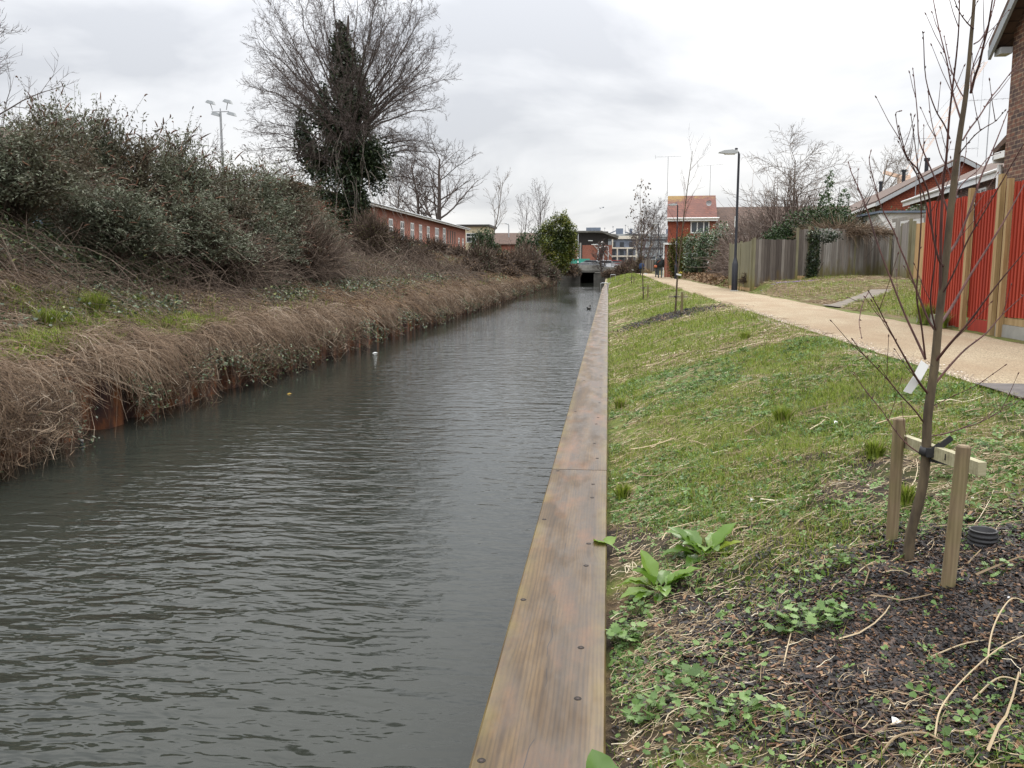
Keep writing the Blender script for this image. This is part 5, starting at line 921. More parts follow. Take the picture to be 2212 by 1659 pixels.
g = Geo(); n = 34000; Y = 6.5 * (122 / 6.5) ** (RNG.random(n) ** 1.15); X = -7.2 + RNG.uniform(-.5, .55, n); Z = np.where(X < -7.25, gz(X, Y), .08 - (X + 7.2) * RNG.uniform(.3, 1.5, n)) + RNG.uniform(-.1, .1, n); Z = np.maximum(Z, WATER + .01)
k = (vn(Y * 1.1, Z * 2.2 + 5) > .58) | (RNG.random(n) < .08); k &= ~(((Y > 10.6) & (Y < 11.7)) & (X > -7.3)); X, Y, Z = X[k], Y[k], Z[k]; n = len(X); s_ = .042 * (1 + Y / 45) * RNG.uniform(.6, 1.3, n)
g.scatter(LEAF, np.stack([X, Y, Z], -1), RNG.uniform(0, 6.28, n), RNG.normal(-.3, .6, n), RNG.normal(0, .6, n), np.stack([s_] * 3, -1), RNG.random(n)); tag(g.build('hanging_bramble_leaves', M['bramble_leaf']), kind='stuff')
def leaffield(name, mat, X, Y, size, lift, thr, seed, nsc=(.5, .5), tmpl=LEAF, grow=26):
    rg = np.random.default_rng(seed); k = vn(X * nsc[0] + seed, Y * nsc[1]) + .12 * rg.normal(size=len(X)) > thr; X, Y = X[k], Y[k]; n = len(X); Z = gz(X, Y) + rg.random(n) ** 1.5 * lift; s_ = size * (1 + Y / grow) * rg.uniform(.6, 1.3, n)
    g = Geo(); g.scatter(tmpl, np.stack([X, Y, Z], -1), rg.uniform(0, 6.28, n), rg.normal(.2, .4, n), rg.normal(0, .4, n), np.stack([s_] * 3, -1), rg.random(n)); return tag(g.build(name, M[mat]), kind='stuff')
X, Y = samp(80000, -14, -8.4, 8, 50, 1.0); leaffield('bramble_leaves', 'bramble_leaf', X, Y, .05, .35, .48, 321)
X, Y = samp(60000, -13.2, -9.9, 8, 24, 1.0); leaffield('bramble_mound_leaves', 'bramble_leaf', X, Y, .058, .6, .24, 322, (1.1, .8))
X, Y = samp(30000, -16, -7.5, 30, 122, 1.2); leaffield('bank_leaves', 'bramble_leaf', X, Y, .05, .22, .50, 323, (.45, .3))
X, Y = samp(60000, -14, -7.3, 9, 122, 1.05); leaffield('dead_bank_leaves', 'dead_leaf', X, Y, .042, .16, .45, 324, (.3, .2))
def blade(n=3, w_=.5, bend=.5):
    v = []; f = []
    for k in range(n):
        t_ = k / n; v += [(-w_ * (1 - t_ * .6) / 2, bend * t_ ** 2, t_), (w_ * (1 - t_ * .6) / 2, bend * t_ ** 2, t_)]
    v.append((0, bend, .93)); f = []
    for k in range(n - 1): a = 2 * k; f += [(a, a + 1, a + 3), (a, a + 3, a + 2)]
    f.append((2 * n - 2, 2 * n - 1, 2 * n)); return v, f
BL = blade(3, 1, .55)
def grassfield(name, X, Y, hgt, wid, thr, seed, nsc=(.7, .7), extra=None, grow=9., mat='grass'):
    rg = np.random.default_rng(seed); k = vn(X * nsc[0] + seed, Y * nsc[1] + 2) + .10 * rg.normal(size=len(X)) + (extra(X, Y) if extra else 0) > thr; X, Y = X[k], Y[k]; n = len(X); Z = gz(X, Y) - .004
    h_ = hgt * rg.uniform(.5, 1.35, n) * (.6 + .8 * vn(X * 3, Y * 3)) * (1 + Y / 90); w_ = wid * (1 + Y / grow) * rg.uniform(.7, 1.3, n)
    g = Geo(); g.scatter(BL, np.stack([X, Y, Z], -1), rg.uniform(0, 6.28, n), rg.normal(0, .55, n), rg.normal(0, .3, n), np.stack([w_, h_, h_], -1), rg.random(n)); return tag(g.build(name, M[mat]), kind='stuff')
X, Y = samp(40000, -9.6, -7.7, 8.5, 17, 1.0); grassfield('left_bank_grass', X, Y, .15, .007, .40, 331, (.9, .6))
X, Y = samp(14000, -13, -7.6, 17, 90, 1.1); grassfield('far_bank_grass', X, Y, .16, .009, .62, 332, (.5, .3))
# separate bright grass tufts on the left bank
def tuft(name, label, loc, r_, h_, n, seed, group=None, mat='grass', cat='grass tuft'):
    rg = np.random.default_rng(seed); a = rg.uniform(0, 6.28, n); q = r_ * np.sqrt(rg.random(n)); g = Geo(); s_ = h_ * rg.uniform(.6, 1.2, n)
    g.scatter(BL, np.stack([np.cos(a) * q * .4, np.sin(a) * q * .4, 0 * q], -1), a - math.pi / 2, -rg.uniform(.1, 1.0, n) * q / r_ * -1 - .0, rg.normal(0, .2, n), np.stack([np.full(n, .012), s_, s_], -1), rg.random(n)); o = g.build(name, M[mat], loc=loc); return tag(o, label, cat, group)
q = hit(205, 690); tuft('grass_tuft', 'large bright green grass tuft on the dead stems of the left bank', q, .42, .42, 900, 341, 'bright grass tufts on the left bank'); q = hit(300, 668); tuft('grass_tuft', 'smaller bright grass tuft to the right of the large one on the left bank', q, .3, .25, 500, 342, 'bright grass tufts on the left bank'); q = hit(105, 715); tuft('grass_tuft', 'green grass tuft left of and below the large one on the left bank', q, .35, .3, 700, 343, 'bright grass tufts on the left bank')
# ================================================================ right bank
mulch = lambda X, Y: np.exp(-(((X - 1.4) / .95) ** 2 + ((Y - 3.25) / .85) ** 2) ** 1.5)
green = lambda X, Y: .19 * sstep(3.4, 7.5, Y) + .10 * sstep(1.2, 2.4, X) * sstep(4.5, 6, Y) - .45 * mulch(X, Y) - .12 * (Y < 5)
def keep(X, Y, jx=.0): k = (X > .0) & (X < PX0 + jx + .06 * (vn(Y * 5, Y * 0 + 2) - .5)); return X[k], Y[k]
X, Y = samp(150000, .01, 3.02, 2.1, 14, 1.0); X, Y = keep(X, Y); grassfield('grass', X, Y, .045, .0022, .60, 401, (1.1, 1.0), green, 6.)
X, Y = samp(70000, .01, 3.5, 13, 115, 1.35); k = X < PX0 + pbend(Y) - .02; X, Y = X[k], Y[k]; grassfield('distant_grass', X, Y, .06, .0055, .50, 402, (.7, .45), lambda X, Y: .10 + 0 * X, 18.)
def clover():
    v = []; f = []
    for k in range(3):
        a = k * 2.094; b = len(v); c_, s_ = math.cos(a), math.sin(a); rot = lambda x, y, z: (x * c_ - y * s_, x * s_ + y * c_, z)
        v += [rot(0, .05, .1), rot(-.42, .55, .35), rot(-.3, .95, .32), rot(0, .86, .22), rot(.3, .95, .32), rot(.42, .55, .35)]; f += [(b, b + 3, b + 1), (b + 1, b + 3, b + 2), (b, b + 5, b + 3), (b + 5, b + 4, b + 3)]
    return v, f
CL = clover(); LOB = ([(0, 0, .05)] + [(x, y, .06 + .12 * abs(x)) for x, y in [(-.35, .15), (-.75, .3), (-.55, .5), (-.8, .75), (-.4, .72), (-.25, 1.0), (0, .78), (.25, 1.0), (.4, .72), (.8, .75), (.55, .5), (.75, .3), (.35, .15)]], [(0, k + 1, k) for k in range(1, 13)])
X, Y = samp(60000, .02, 3.0, 2.0, 12, 1.3); X, Y = keep(X, Y); k = RNG.random(len(X)) > mulch(X, Y) * .93; X, Y = X[k], Y[k]; leaffield('weed_seedlings', 'weed', X, Y, .0085, .015, .50, 411, (2.3, 2.1), CL, 5.)
X, Y = samp(1500, .02, 1.1, 2.0, 4.2, 1.0); leaffield('lobed_weeds', 'weed', X, Y, .016, .03, .42, 413, (2.7, 2.2), LOB, 9.); X, Y = samp(4200, .02, 2.9, 2.0, 6.5, 1.3); X, Y = keep(X, Y); k = RNG.random(len(X)) > mulch(X, Y) * .8; X, Y = X[k], Y[k]; leaffield('small_weeds', 'weed', X, Y, .018, .03, .56, 412, (1.7, 1.9), CL, 8.)
def strawfield(name, n, x0, x1, y0, y1, Lr, rad, seed, thr, mat='straw', nsc=(.9, .9), grow=8., lift=.02, extra=None):
    rg = np.random.default_rng(seed); X, Y = samp(n, x0, x1, y0, y1, 1.1); k = vn(X * nsc[0] + seed, Y * nsc[1]) + .15 * rg.normal(size=len(X)) + (extra(X, Y) if extra else 0) > thr; X, Y = X[k], Y[k]; n = len(X); K = 5; a = rg.normal(.35, .75, n); L_ = rg.uniform(*Lr, n) * (1 + Y / 30) * rg.choice([.5, 1, 1.6], n)
    tt = np.linspace(-.5, .5, K)[None, :]; x = X[:, None] + np.cos(a)[:, None] * L_[:, None] * tt; y = Y[:, None] + np.sin(a)[:, None] * L_[:, None] * tt; cv = rg.normal(0, .5, (n, 1)) * L_[:, None] * (tt ** 2 - .1); x -= np.sin(a)[:, None] * cv; y += np.cos(a)[:, None] * cv; x = np.maximum(x, .015) if x0 < 1 else x
    z = np.where(x > PX0, .672, gz(x, y)) + .004 + rg.random((n, 1)) * lift + rg.normal(0, .004, (n, K)); g = Geo(); g.tubes(np.stack([x, y, z], -1), np.linspace(1, .6, K)[None] * (rad * (1 + Y / grow) * rg.uniform(.5, 1.5, n))[:, None], 3, rg.random(n) ** .8); return tag(g.build(name, M[mat]), kind='stuff')
strawfield('straw_litter', 22000, .03, 2.8, 2.0, 14, (.02, .085), .0010, 421, .46, extra=lambda X, Y: -.3 * mulch(X, Y)); strawfield('distant_straw', 12000, .05, 3.0, 12, 70, (.06, .2), .003, 422, .5, nsc=(.5, .4), grow=30)
strawfield('coarse_dead_stems', 95, .05, 2.7, 2.0, 9, (.14, .34), .0026, 423, .42, lift=.04)
# bark mulch chips
CH = ([(-.5, -.15, 0), (.5, -.2, .03), (.45, .18, .05), (-.48, .16, .02), (-.5, -.15, -.12), (.5, -.2, -.1), (.45, .18, -.1), (-.48, .16, -.1)], [(0, 1, 2), (0, 2, 3), (0, 4, 5), (0, 5, 1), (2, 6, 7), (2, 7, 3), (1, 5, 6), (1, 6, 2), (0, 3, 7), (0, 7, 4)])
n = 110000; X = RNG.normal(1.35, .7, n); Y = RNG.normal(3.2, .6, n); k = (X > .02) & (X < 3.2) & (Y > 1.8) & (RNG.random(n) < mulch(X, Y) * 1.3 + .03); X, Y = X[k], Y[k]; n = len(X); s_ = RNG.uniform(.014, .05, n)
X2, Y2 = samp(5000, .05, 2.7, 2.0, 9, 1.2); X = np.concatenate([X, X2]); Y = np.concatenate([Y, Y2]); s_ = np.concatenate([s_, RNG.uniform(.006, .02, 5000)]); n = len(X)
g = Geo(); g.scatter(CH, np.stack([X, Y, gz(X, Y) + RNG.uniform(0, .012, n)], -1), RNG.normal(.4, 1.1, n), RNG.normal(0, .3, n), RNG.normal(0, .3, n), np.stack([s_, s_ * RNG.uniform(.3, .95, n), s_ * .4], -1), np.clip(RNG.random(n) * np.where(np.arange(n) < n - 5000, 1, .9), 0, 1)); tag(g.build('bark_mulch', M['bark_chip']), kind='stuff')
# mulch ring round the second sapling
q2 = hit(1458, 682); n = 5000; X = RNG.normal(q2[0] - .15, .5, n); Y = RNG.normal(q2[1], .55, n); k = X > .05; X, Y = X[k], Y[k]; n = len(X); s_ = RNG.uniform(.04, .09, n); g = Geo(); g.scatter(CH, np.stack([X, Y, gz(X, Y) + RNG.uniform(0, .05, n)], -1), RNG.uniform(0, 6.28, n), RNG.normal(0, .4, n), RNG.normal(0, .4, n), np.stack([s_, s_ * .6, s_ * .4], -1), RNG.random(n)); tag(g.build('sapling_mulch', M['bark_chip']), kind='stuff')
# pebbles and grit at the path edge and on the soil
ST = ([(1, 0, 0), (.3, .9, 0), (-.8, .5, 0), (-.7, -.6, 0), (.4, -.9, 0), (.05, 0, .7)], [(0, 1, 5), (1, 2, 5), (2, 3, 5), (3, 4, 5), (4, 0, 5)])
M['pebble'] = leafmat('pebbles', [(0, (.10, .08, .06)), (.5, (.34, .26, .18)), (.93, (.5, .42, .32)), (1, (.8, .78, .74))], .7, 0, .3)
n = 16000; Y = 4 * (20 / 4) ** RNG.random(n); X = PX0 + RNG.normal(-.02, .10, n); X2, Y2 = samp(2600, .05, 2.9, 2, 6, 1); X = np.concatenate([X, X2]); Y = np.concatenate([Y, Y2]); Z = np.where(X < PX0 - .02, gz(X, Y), .664); n = len(X); s_ = RNG.uniform(.003, .009, n) * (1 + Y / 20)
g = Geo(); g.scatter(ST, np.stack([X, Y, Z], -1), RNG.uniform(0, 6.28, n), 0 * X, 0 * X, np.stack([s_, s_ * .8, s_ * .6], -1), RNG.random(n)); tag(g.build('loose_gravel', M['pebble']), kind='stuff')
# grass and dead litter beyond the path
def outerX(n, y0, y1): X, Y = samp(n, 5.2, 13, y0, y1, 1.0); return X, Y
onp = lambda X, Y: (np.abs((X - 5.1) - (Y - 20.8) * .52) > .34) | (Y > 26.6)
X, Y = outerX(60000, 14.5, 37); k = onp(X, Y) & (X > 5.28 + .2 * vn(Y, Y * 0)) & ((X - 5.2) > (Y - 20.8) * .545 * 1.0) & (Y < 29) & ~((X > 5.3) & (Y < 14.7)); grassfield('verge_grass', X[k], Y[k], .07, .006, .34, 431, (.8, .8), None, 30.)
X, Y = outerX(26000, 18, 37); k = onp(X, Y); grassfield('rough_verge_grass', X[k], Y[k], .07, .006, .58, 432, (.6, .6), None, 30.)
X, Y = outerX(17000, 16, 38); k = onp(X, Y) & ((X - 5.2) < (Y - 18.5) * .545); rg = RNG; X, Y = X[k], Y[k]
g = Geo(); n = len(X); a = rg.uniform(0, 3.14, n); L_ = rg.uniform(.05, .2, n); K = 3; tt = np.linspace(-.5, .5, K)[None]; P = np.stack([X[:, None] + np.cos(a)[:, None] * L_[:, None] * tt, Y[:, None] + np.sin(a)[:, None] * L_[:, None] * tt, np.repeat((gz(X, Y) + rg.random(n) * .04)[:, None], K, 1)], -1); g.tubes(P, np.full((n, K), .0042), 3, rg.random(n)); tag(g.build('verge_litter', M['straw']), kind='stuff')
X, Y = samp(9000, 5.25, 7.2, 34, 72, 1.0); leaffield('verge_dead_leaves', 'dead_leaf', X + pbend(Y) * .8, Y, .05, .08, .3, 433)
for i, (px, py) in enumerate(((1850, 0), )): pass
tuft('grass_tuft', 'green tuft growing against the concrete edging at the red fence', (5.16, 14.75, .66), .3, .3, 500, 344); tuft('grass_tuft', 'second green tuft at the concrete edging, nearer the pale post', (5.14, 13.95, .66), .22, .22, 350, 345)
for i, (px, py, r_, h_, lab) in enumerate(((1610, 735, .2, .12, 'dark green tuft in the middle of the grass slope'), (1690, 915, .16, .13, 'upright grass tuft low on the greenest part of the slope'), (1890, 990, .13, .10, 'small grass tuft left of the nearest tree stake'), (1345, 1080, .12, .10, 'leafy tuft right beside the plank, above the dock plants'), (1338, 885, .14, .12, 'grass tuft leaning on the edge of the planks'), (1955, 1095, .09, .10, 'grass tuft between the left stake and the sapling trunk'))):
    q = hit(px, py); tuft('grass_tuft', lab, q, r_, h_, 260, 350 + i, 'grass tufts on the towpath slope')
# crocuses by the lamp post
g = Geo(); q = (6.3, 30.5); n = 70; X = RNG.normal(q[0], .35, n); Y = RNG.normal(q[1], .25, n); mc = plain('crocus_petals', (.30, .16, .5), .5, 0, .3)
g.scatter(clover(), np.stack([X, Y, gz(X, Y) + .06], -1), RNG.uniform(0, 6.28, n), 0 * X, 0 * X, np.full((n, 1), .045), RNG.random(n)); cro = g.build('crocuses', mc); tag(cro, 'little patch of purple crocuses in the dead grass right of the nearest lamp post', 'flowers')
# ---- broad-leaved dock plants
def bladeleaf(G, base, d, nrm_up, L_, W_, curl, r=.5, wav=.12, seed=0):
    rg = random.Random(seed); base = Vector(base); d = Vector(d).normalized(); side = d.cross(Vector((0, 0, 1))).normalized(); up_ = side.cross(d); n = 9; v = []; st = .28
    prof = lambda t_: 0.03 if t_ < .02 else math.sin(math.pi * min(1, t_ ** .75)) ** .8 * (1 - .15 * t_)
    p = base.copy(); dd = d.copy(); pts = []
    for k in range(n + 1): pts.append((p.copy(), dd.copy())); dd = (dd + Vector((0, 0, -curl / n))).normalized(); p = p + dd * L_ / n
    for k, (p, dd) in enumerate(pts):
        t_ = k / n; u = side.cross(dd).normalized(); w_ = W_ * (prof((t_ - st) / (1 - st)) if t_ > st else .06)
        for j, s_ in enumerate((-1, -.5, 0, .5, 1)): v.append(p + side * s_ * w_ / 2 + u * (abs(s_) * w_ * .18 + (wav * w_ * math.sin(k * 2.3 + s_ * 2 + seed) * abs(s_))))
    f = [(k * 5 + j, k * 5 + j + 1, k * 5 + j + 6, k * 5 + j + 5) for k in range(n) for j in range(4)]; G.add([tuple(q) for q in v], f, r)
def dock(label, loc, R_, n, seed, W=.42):
    t_ = thing('dock_plant', label, 'plant', loc, 0, 'broad-leaved dock plants'); r = random.Random(seed)
    for i in range(n):
        a = i * 2.4 + r.uniform(-.4, .4); el_ = R(r.uniform(18, 62)); G = Geo(); L_ = R_ * r.uniform(.75, 1.15); bladeleaf(G, (math.cos(a) * .012, math.sin(a) * .012, 0), (math.cos(a) * math.cos(el_), math.sin(a) * math.cos(el_), math.sin(el_)), None, L_, L_ * W, r.uniform(.5, 1.4), r.random(), .1, seed + i); o = G.build('leaf', M['dock'], t_, True)
    return t_
dock('upper dock plant with upright leaves beside the bark mulch', hit(1522, 1205), .23, 22, 501); dock('lower dock plant with reddish leaves beside the white root tangle', hit(1425, 1280), .21, 21, 502)
G = dock('dock plant whose broad leaf covers the plank at the foot of the picture', (.02, 2.38, -.03), .19, 6, 503, .62); q = atz(1285, 1640, .03)
g = Geo(); bladeleaf(g, (.03, 2.40, .02), (-.55, .75, .35), None, .20, .15, .8, .7, .06, 3); g.build('leaf', M['dock'], G, True)
# lobed-leaf buttercup clumps
def lobed():
    v = [(0, 0, .05)]; pr = [(-.35, .15), (-.75, .3), (-.55, .5), (-.8, .75), (-.4, .72), (-.25, 1.0), (0, .78), (.25, 1.0), (.4, .72), (.8, .75), (.55, .5), (.75, .3), (.35, .15)]; v += [(x, y, .06 + .12 * abs(x)) for x, y in pr]; return v, [(0, k + 1, k) for k in range(1, len(pr))]
LB = lobed()
def clump(label, px, py, r_, n, seed, sz=.03):
    q = hit(px, py); t_ = thing('buttercup_clump', label, 'plant', q, 0, 'clumps of lobed green leaves'); rg = np.random.default_rng(seed); a = rg.uniform(0, 6.28, n); d = r_ * np.sqrt(rg.random(n)); X = np.cos(a) * d; Y = np.sin(a) * d * .8; Z = gz(q[0] + X, q[1] + Y) - q[2] + rg.uniform(.02, .075, n); s_ = sz * rg.uniform(.55, 1.3, n)
    g = Geo(); g.scatter(LB, np.stack([X, Y, Z], -1), rg.uniform(0, 6.28, n), rg.normal(.25, .25, n), rg.normal(0, .25, n), np.stack([s_] * 3, -1), rg.random(n)); g.build('leaves', M['weed'], t_)
    g = Geo(); P = np.stack([np.stack([X * .45, Y * .45, Z * 0 - .01], -1), np.stack([X * .8, Y * .8, Z * .75], -1), np.stack([X, Y, Z], -1)], 1); g.tubes(P, np.full((n, 3), .0011), 3, rg.random(n)); g.build('stalks', M['weed'], t_)
clump('largest clump of lobed leaves spreading over the bark mulch', 1745, 1360, .155, 90, 511); clump('leafy clump overhanging the plank edge below the dock plants', 1345, 1390, .09, 40, 512); clump('small lobed-leaf clump in front of the black pipe', 1830, 1230, .05, 9, 513)
clump('lobed-leaf clump on bare soil left of the largest one', 1490, 1490, .10, 26, 514); clump('lobed-leaf clump low beside the plank', 1390, 1560, .10, 32, 515); clump('scattered lobed leaves near the bottom of the picture', 1560, 1560, .13, 26, 516); clump('small leaf clump right of the nearer stake foot', 2150, 1250, .1, 16, 517, .022); clump('leaf clump by the plank beside the lower dock plant', 1365, 1330, .07, 30, 518, .02)
# pale looping root tangle, long bent canes
def cane(label, pts, rad, name='dead_cane', mat='straw', lift=.02, r=.85):
    P = []
    for (px, py, dz) in pts: q = hit(px, py); P.append(Vector((q[0], q[1], q[2] + dz)))
    P = crs(P, 6); o = P[0]; g = Geo(); g.tube([p - o for p in P], list(np.linspace(rad, rad * .6, len(P))) and np.array([np.linspace(rad, rad * .6, len(P))]), 6, False, r); return tag(g.build(name, M[mat], loc=o), label, 'dead stem')
def crs(P, m_):
    P = [Vector(p) for p in P]; Q = [P[0] * 2 - P[1]] + P + [P[-1] * 2 - P[-2]]; out_ = []
    for i in range(1, len(Q) - 2):
        for k in range(m_):
            t_ = k / m_; a, b, c, d = Q[i - 1], Q[i], Q[i + 1], Q[i + 2]; out_.append(.5 * ((2 * b) + (c - a) * t_ + (2 * a - 5 * b + 4 * c - d) * t_ ** 2 + (3 * b - a - 3 * c + d) * t_ ** 3))
    out_.append(P[-1]); return out_
cane('long pale bent cane arching at the lower right corner', [(2018, 1605, .01), (2030, 1560, .04), (2075, 1510, .06), (2150, 1450, .07), (2230, 1395, .05)], .0032); cane('forked pale cane standing on the mulch at the right edge', [(2130, 1455, .0), (2140, 1400, .05), (2165, 1360, .08), (2190, 1345, .09), (2235, 1352, .06)], .0032)
cane('straight pale cane lying right of the mulch', [(2010, 1425, .01), (2090, 1405, .02), (2200, 1390, .02)], .003); cane('curved pale cane on the mulch between sapling and leaf clump', [(1838, 1262, .005), (1860, 1240, .02), (1895, 1222, .02), (1925, 1215, .0)], .003); cane('thick grey curved stem at the bottom edge', [(1890, 1659, .01), (1930, 1620, .03), (1990, 1605, .03), (2040, 1612, .01)], .0045, r=.5)
cane('long dark reddish cane across the soil at lower right', [(1730, 1485, .02), (1800, 1560, .03), (1880, 1610, .03), (1930, 1650, .02)], .003, mat='sapling_twig'); cane('long pale stem lying across the soil below the lobed leaves', [(1560, 1430, .01), (1620, 1400, .01), (1680, 1392, .02)], .003); cane('pale cane leaning on the soil below the largest leaf clump', [(1688, 1462, .0), (1698, 1420, .02), (1708, 1385, .03)], .0035); cane('pale bent stem right of the forked cane', [(2100, 1520, .01), (2160, 1485, .03), (2230, 1500, .02)], .0035)
r = random.Random(8); q = hit(1362, 1235); P = [Vector((q[0], q[1], q[2]))]
for k in range(16): P.append(Vector((q[0] + r.uniform(-.05, .07), q[1] + r.uniform(-.08, .08), q[2] + r.uniform(.005, .05))))
g = Geo(); o = P[0]; g.tube([p - o for p in crs(P, 5)], .002, 5, False, .98); tag(g.build('root_tangle', M['straw'], loc=o), 'tangle of pale looping roots between the plank and the lower dock', 'roots')
for i, (px, py, lab) in enumerate(((1935, 1565, 'crumpled white scrap on the soil near the bottom edge'), (2178, 1300, 'small white scrap on the mulch right of the nearer stake'), (1805, 915, 'tiny pale blue scrap in the green grass'), (1625, 1085, 'pale split stick end on the middle of the slope'))):
    q = hit(px, py); g = Geo(); s_ = .014; g.add([(-s_, -s_, .002), (s_, -s_ * .6, .012), (s_ * .8, s_, .004), (-s_ * .7, s_ * .9, .016), (0, 0, .02)], [(0, 1, 4), (1, 2, 4), (2, 3, 4), (3, 0, 4)]); tag(g.build('litter_scrap', M['white'], loc=q), lab, 'litter')
# ================================================================ black corrugated pipe end
q = hit(2122, 1178); pp = thing('corrugated_pipe', 'short black corrugated pipe end sticking out of the mulch beside the stake', 'pipe', q); g = Geo(); prof = [(.058, -.05)]
for k in range(4): z = -.02 + k * .019; prof += [(.052, z), (.0595, z + .004), (.0595, z + .012), (.052, z + .016)]
prof += [(.056, .064), (.0585, .067), (.052, .070), (.047, .066), (.047, -.05), (0, -.05)]; g.lathe(prof, sides=32); g.build('pipe', M['rubber'], pp, True)
q = hit(1484, 674); g = Geo(); g.lathe([(.05, -.05), (.06, .0), (.055, .03), (.06, .07), (.05, .09), (.045, .09), (.045, 0), (0, 0)], sides=16); t_ = g.build('corrugated_pipe', M['rubber'], loc=q); tag(t_, 'black pipe end on the slope beside the second sapling', 'pipe')
# ================================================================ saplings
def spoly(pts, Y0, dy=0., dys=None):
    return [Vector(at(px, py, Y0 + (dy * k / max(1, len(pts) - 1)))) for k, (px, py) in enumerate(pts)]
B0 = hit(1960, 1212); Y0 = B0[1]
sp = thing('young_sapling', 'young bare sapling with upswept twigs and white tag, tied between two stakes', 'tree', B0, 0)
O = Vector(B0); trunk = [(1958, 1225), (1962, 1200), (1968, 1150), (1985, 1085), (1996, 1030), (2001, 965), (2004, 900), (2012, 840), (2020, 780), (2027, 700), (2034, 640), (2045, 545), (2052, 470), (2060, 400), (2068, 330), (2075, 280), (2085, 215), (2092, 150), (2097, 90), (2103, 20), (2107, -60), (2112, -200), (2118, -420)]
P = crs(spoly(trunk, Y0), 5); n = len(P); rads = np.interp(np.linspace(0, 1, n), [0, .05, .1, .3, .6, .85, 1], [.026, .024, .0215, .019, .013, .007, .003]); g = Geo(); g.tube([p - O for p in P], np.array([rads]), 12, True); tk = g.build('trunk', M['sapling_bark'], sp, True)
brs = [([(2028, 705), (2055, 665), (2097, 593), (2167, 481), (2225, 375)], .0085, .5), ([(2018, 785), (2050, 745), (2097, 691), (2150, 620), (2225, 530)], .0065, -.3), ([(2022, 826), (2050, 792), (2085, 755), (2131, 719), (2165, 680), (2225, 625)], .0055, .25),
 ([(2005, 851), (1985, 825), (1968, 796), (1942, 750), (1915, 700), (1895, 660), (1877, 630)], .0055, -.3), ([(1877, 630), (1866, 650), (1858, 680), (1856, 700), (1861, 728)], .0022, -.3), ([(1999, 776), (1985, 745), (1955, 680), (1924, 602), (1896, 527), (1868, 439), (1840, 375), (1833, 352)], .0055, .35), ([(1997, 915), (1975, 885), (1947, 855), (1922, 825), (1895, 796), (1865, 765), (1842, 734)], .0035, -.2), ([(1996, 985), (1960, 960), (1930, 925), (1909, 892), (1885, 862), (1866, 838)], .0032, .2), ([(2006, 943), (2045, 936), (2082, 924), (2110, 915), (2137, 902), (2170, 885), (2225, 850)], .0032, .3), ([(2010, 880), (2060, 855), (2105, 835), (2135, 815), (2170, 790)], .002, -.2),
 ([(2022, 717), (2005, 690), (1985, 640), (1970, 600), (1957, 565), (1944, 535), (1931, 500), (1905, 450), (1890, 400), (1878, 350), (1881, 328)], .005, .15), ([(2040, 578), (2028, 560), (2014, 500), (2006, 420), (1985, 370), (1960, 340), (1948, 300), (1942, 275)], .0055, -.25), ([(2014, 500), (1995, 420), (1975, 365), (1950, 320), (1935, 250), (1945, 240)], .003, -.2), 
 ([(2046, 552), (2069, 518), (2097, 448), (2120, 380), (2143, 327), (2160, 285), (2176, 243)], .0065, .4), ([(2080, 303), (2095, 278), (2115, 252), (2140, 212), (2157, 191), (2185, 154), (2205, 125)], .004, .3), ([(2097, 201), (2106, 165), (2115, 140), (2124, 100), (2134, 61), (2139, 30), (2146, -20), (2150, -90)], .006, -.3), ([(2097, 201), (2100, 150), (2122, 90), (2140, 40), (2150, -10)], .003, .3),
 ([(2076, 259), (2066, 228), (2057, 196), (2045, 130), (2030, 70), (2018, 10), (2010, -40)], .004, .3), ([(2031, 640), (2033, 500), (2037, 400), (2044, 345), (2050, 260), (2058, 187), (2066, 120), (2071, 60), (2073, -10)], .0065, -.35), ([(2050, 470), (2042, 440), (2022, 390), (2000, 340), (1985, 300), (1982, 250), (1975, 175), (1972, 150)], .0042, .25), ([(2052, 300), (2040, 270), (2020, 235), (2000, 170), (1995, 85), (1993, 70)], .0035, -.2), ([(2085, 215), (2070, 190), (2055, 150), (2045, 105), (2040, 80)], .0028, .2),
 ([(2103, 62), (2090, 50), (2075, 30), (2062, 0), (2055, -40)], .003, -.3), ([(2104, 95), (2118, 85), (2132, 60), (2145, 20), (2150, 0)], .003, .3), ([(2070, 335), (2090, 310), (2108, 290), (2128, 275), (2150, 262), (2170, 240)], .0028, -.3), ([(2062, 420), (2085, 390), (2110, 370), (2135, 340), (2160, 330)], .0028, .3), ([(2054, 460), (2065, 430), (2070, 390), (2085, 340), (2088, 300)], .0025, .25), ([(2033, 640), (2060, 590), (2090, 520), (2125, 460), (2160, 400), (2200, 330), (2225, 290)], .004, -.4), ([(2060, 400), (2045, 360), (2030, 330), (2012, 260), (2005, 200)], .003, .2), ([(1999, 776), (1990, 700), (1980, 640), (1985, 560), (1990, 470), (1987, 400), (1975, 300), (1968, 250)], .0042, -.45), ([(2022, 717), (2010, 650), (2020, 560), (2022, 470), (2030, 420)], .004, -.4)]
GB = Geo(); GT = Geo(); GU = Geo(); rr_ = random.Random(4)
def bud(p, d): d = d.normalized(); GU.tubes([[p, p + d * .006, p + d * .013]], np.array([[.0022, .003, .0006]]), 5, [.5])
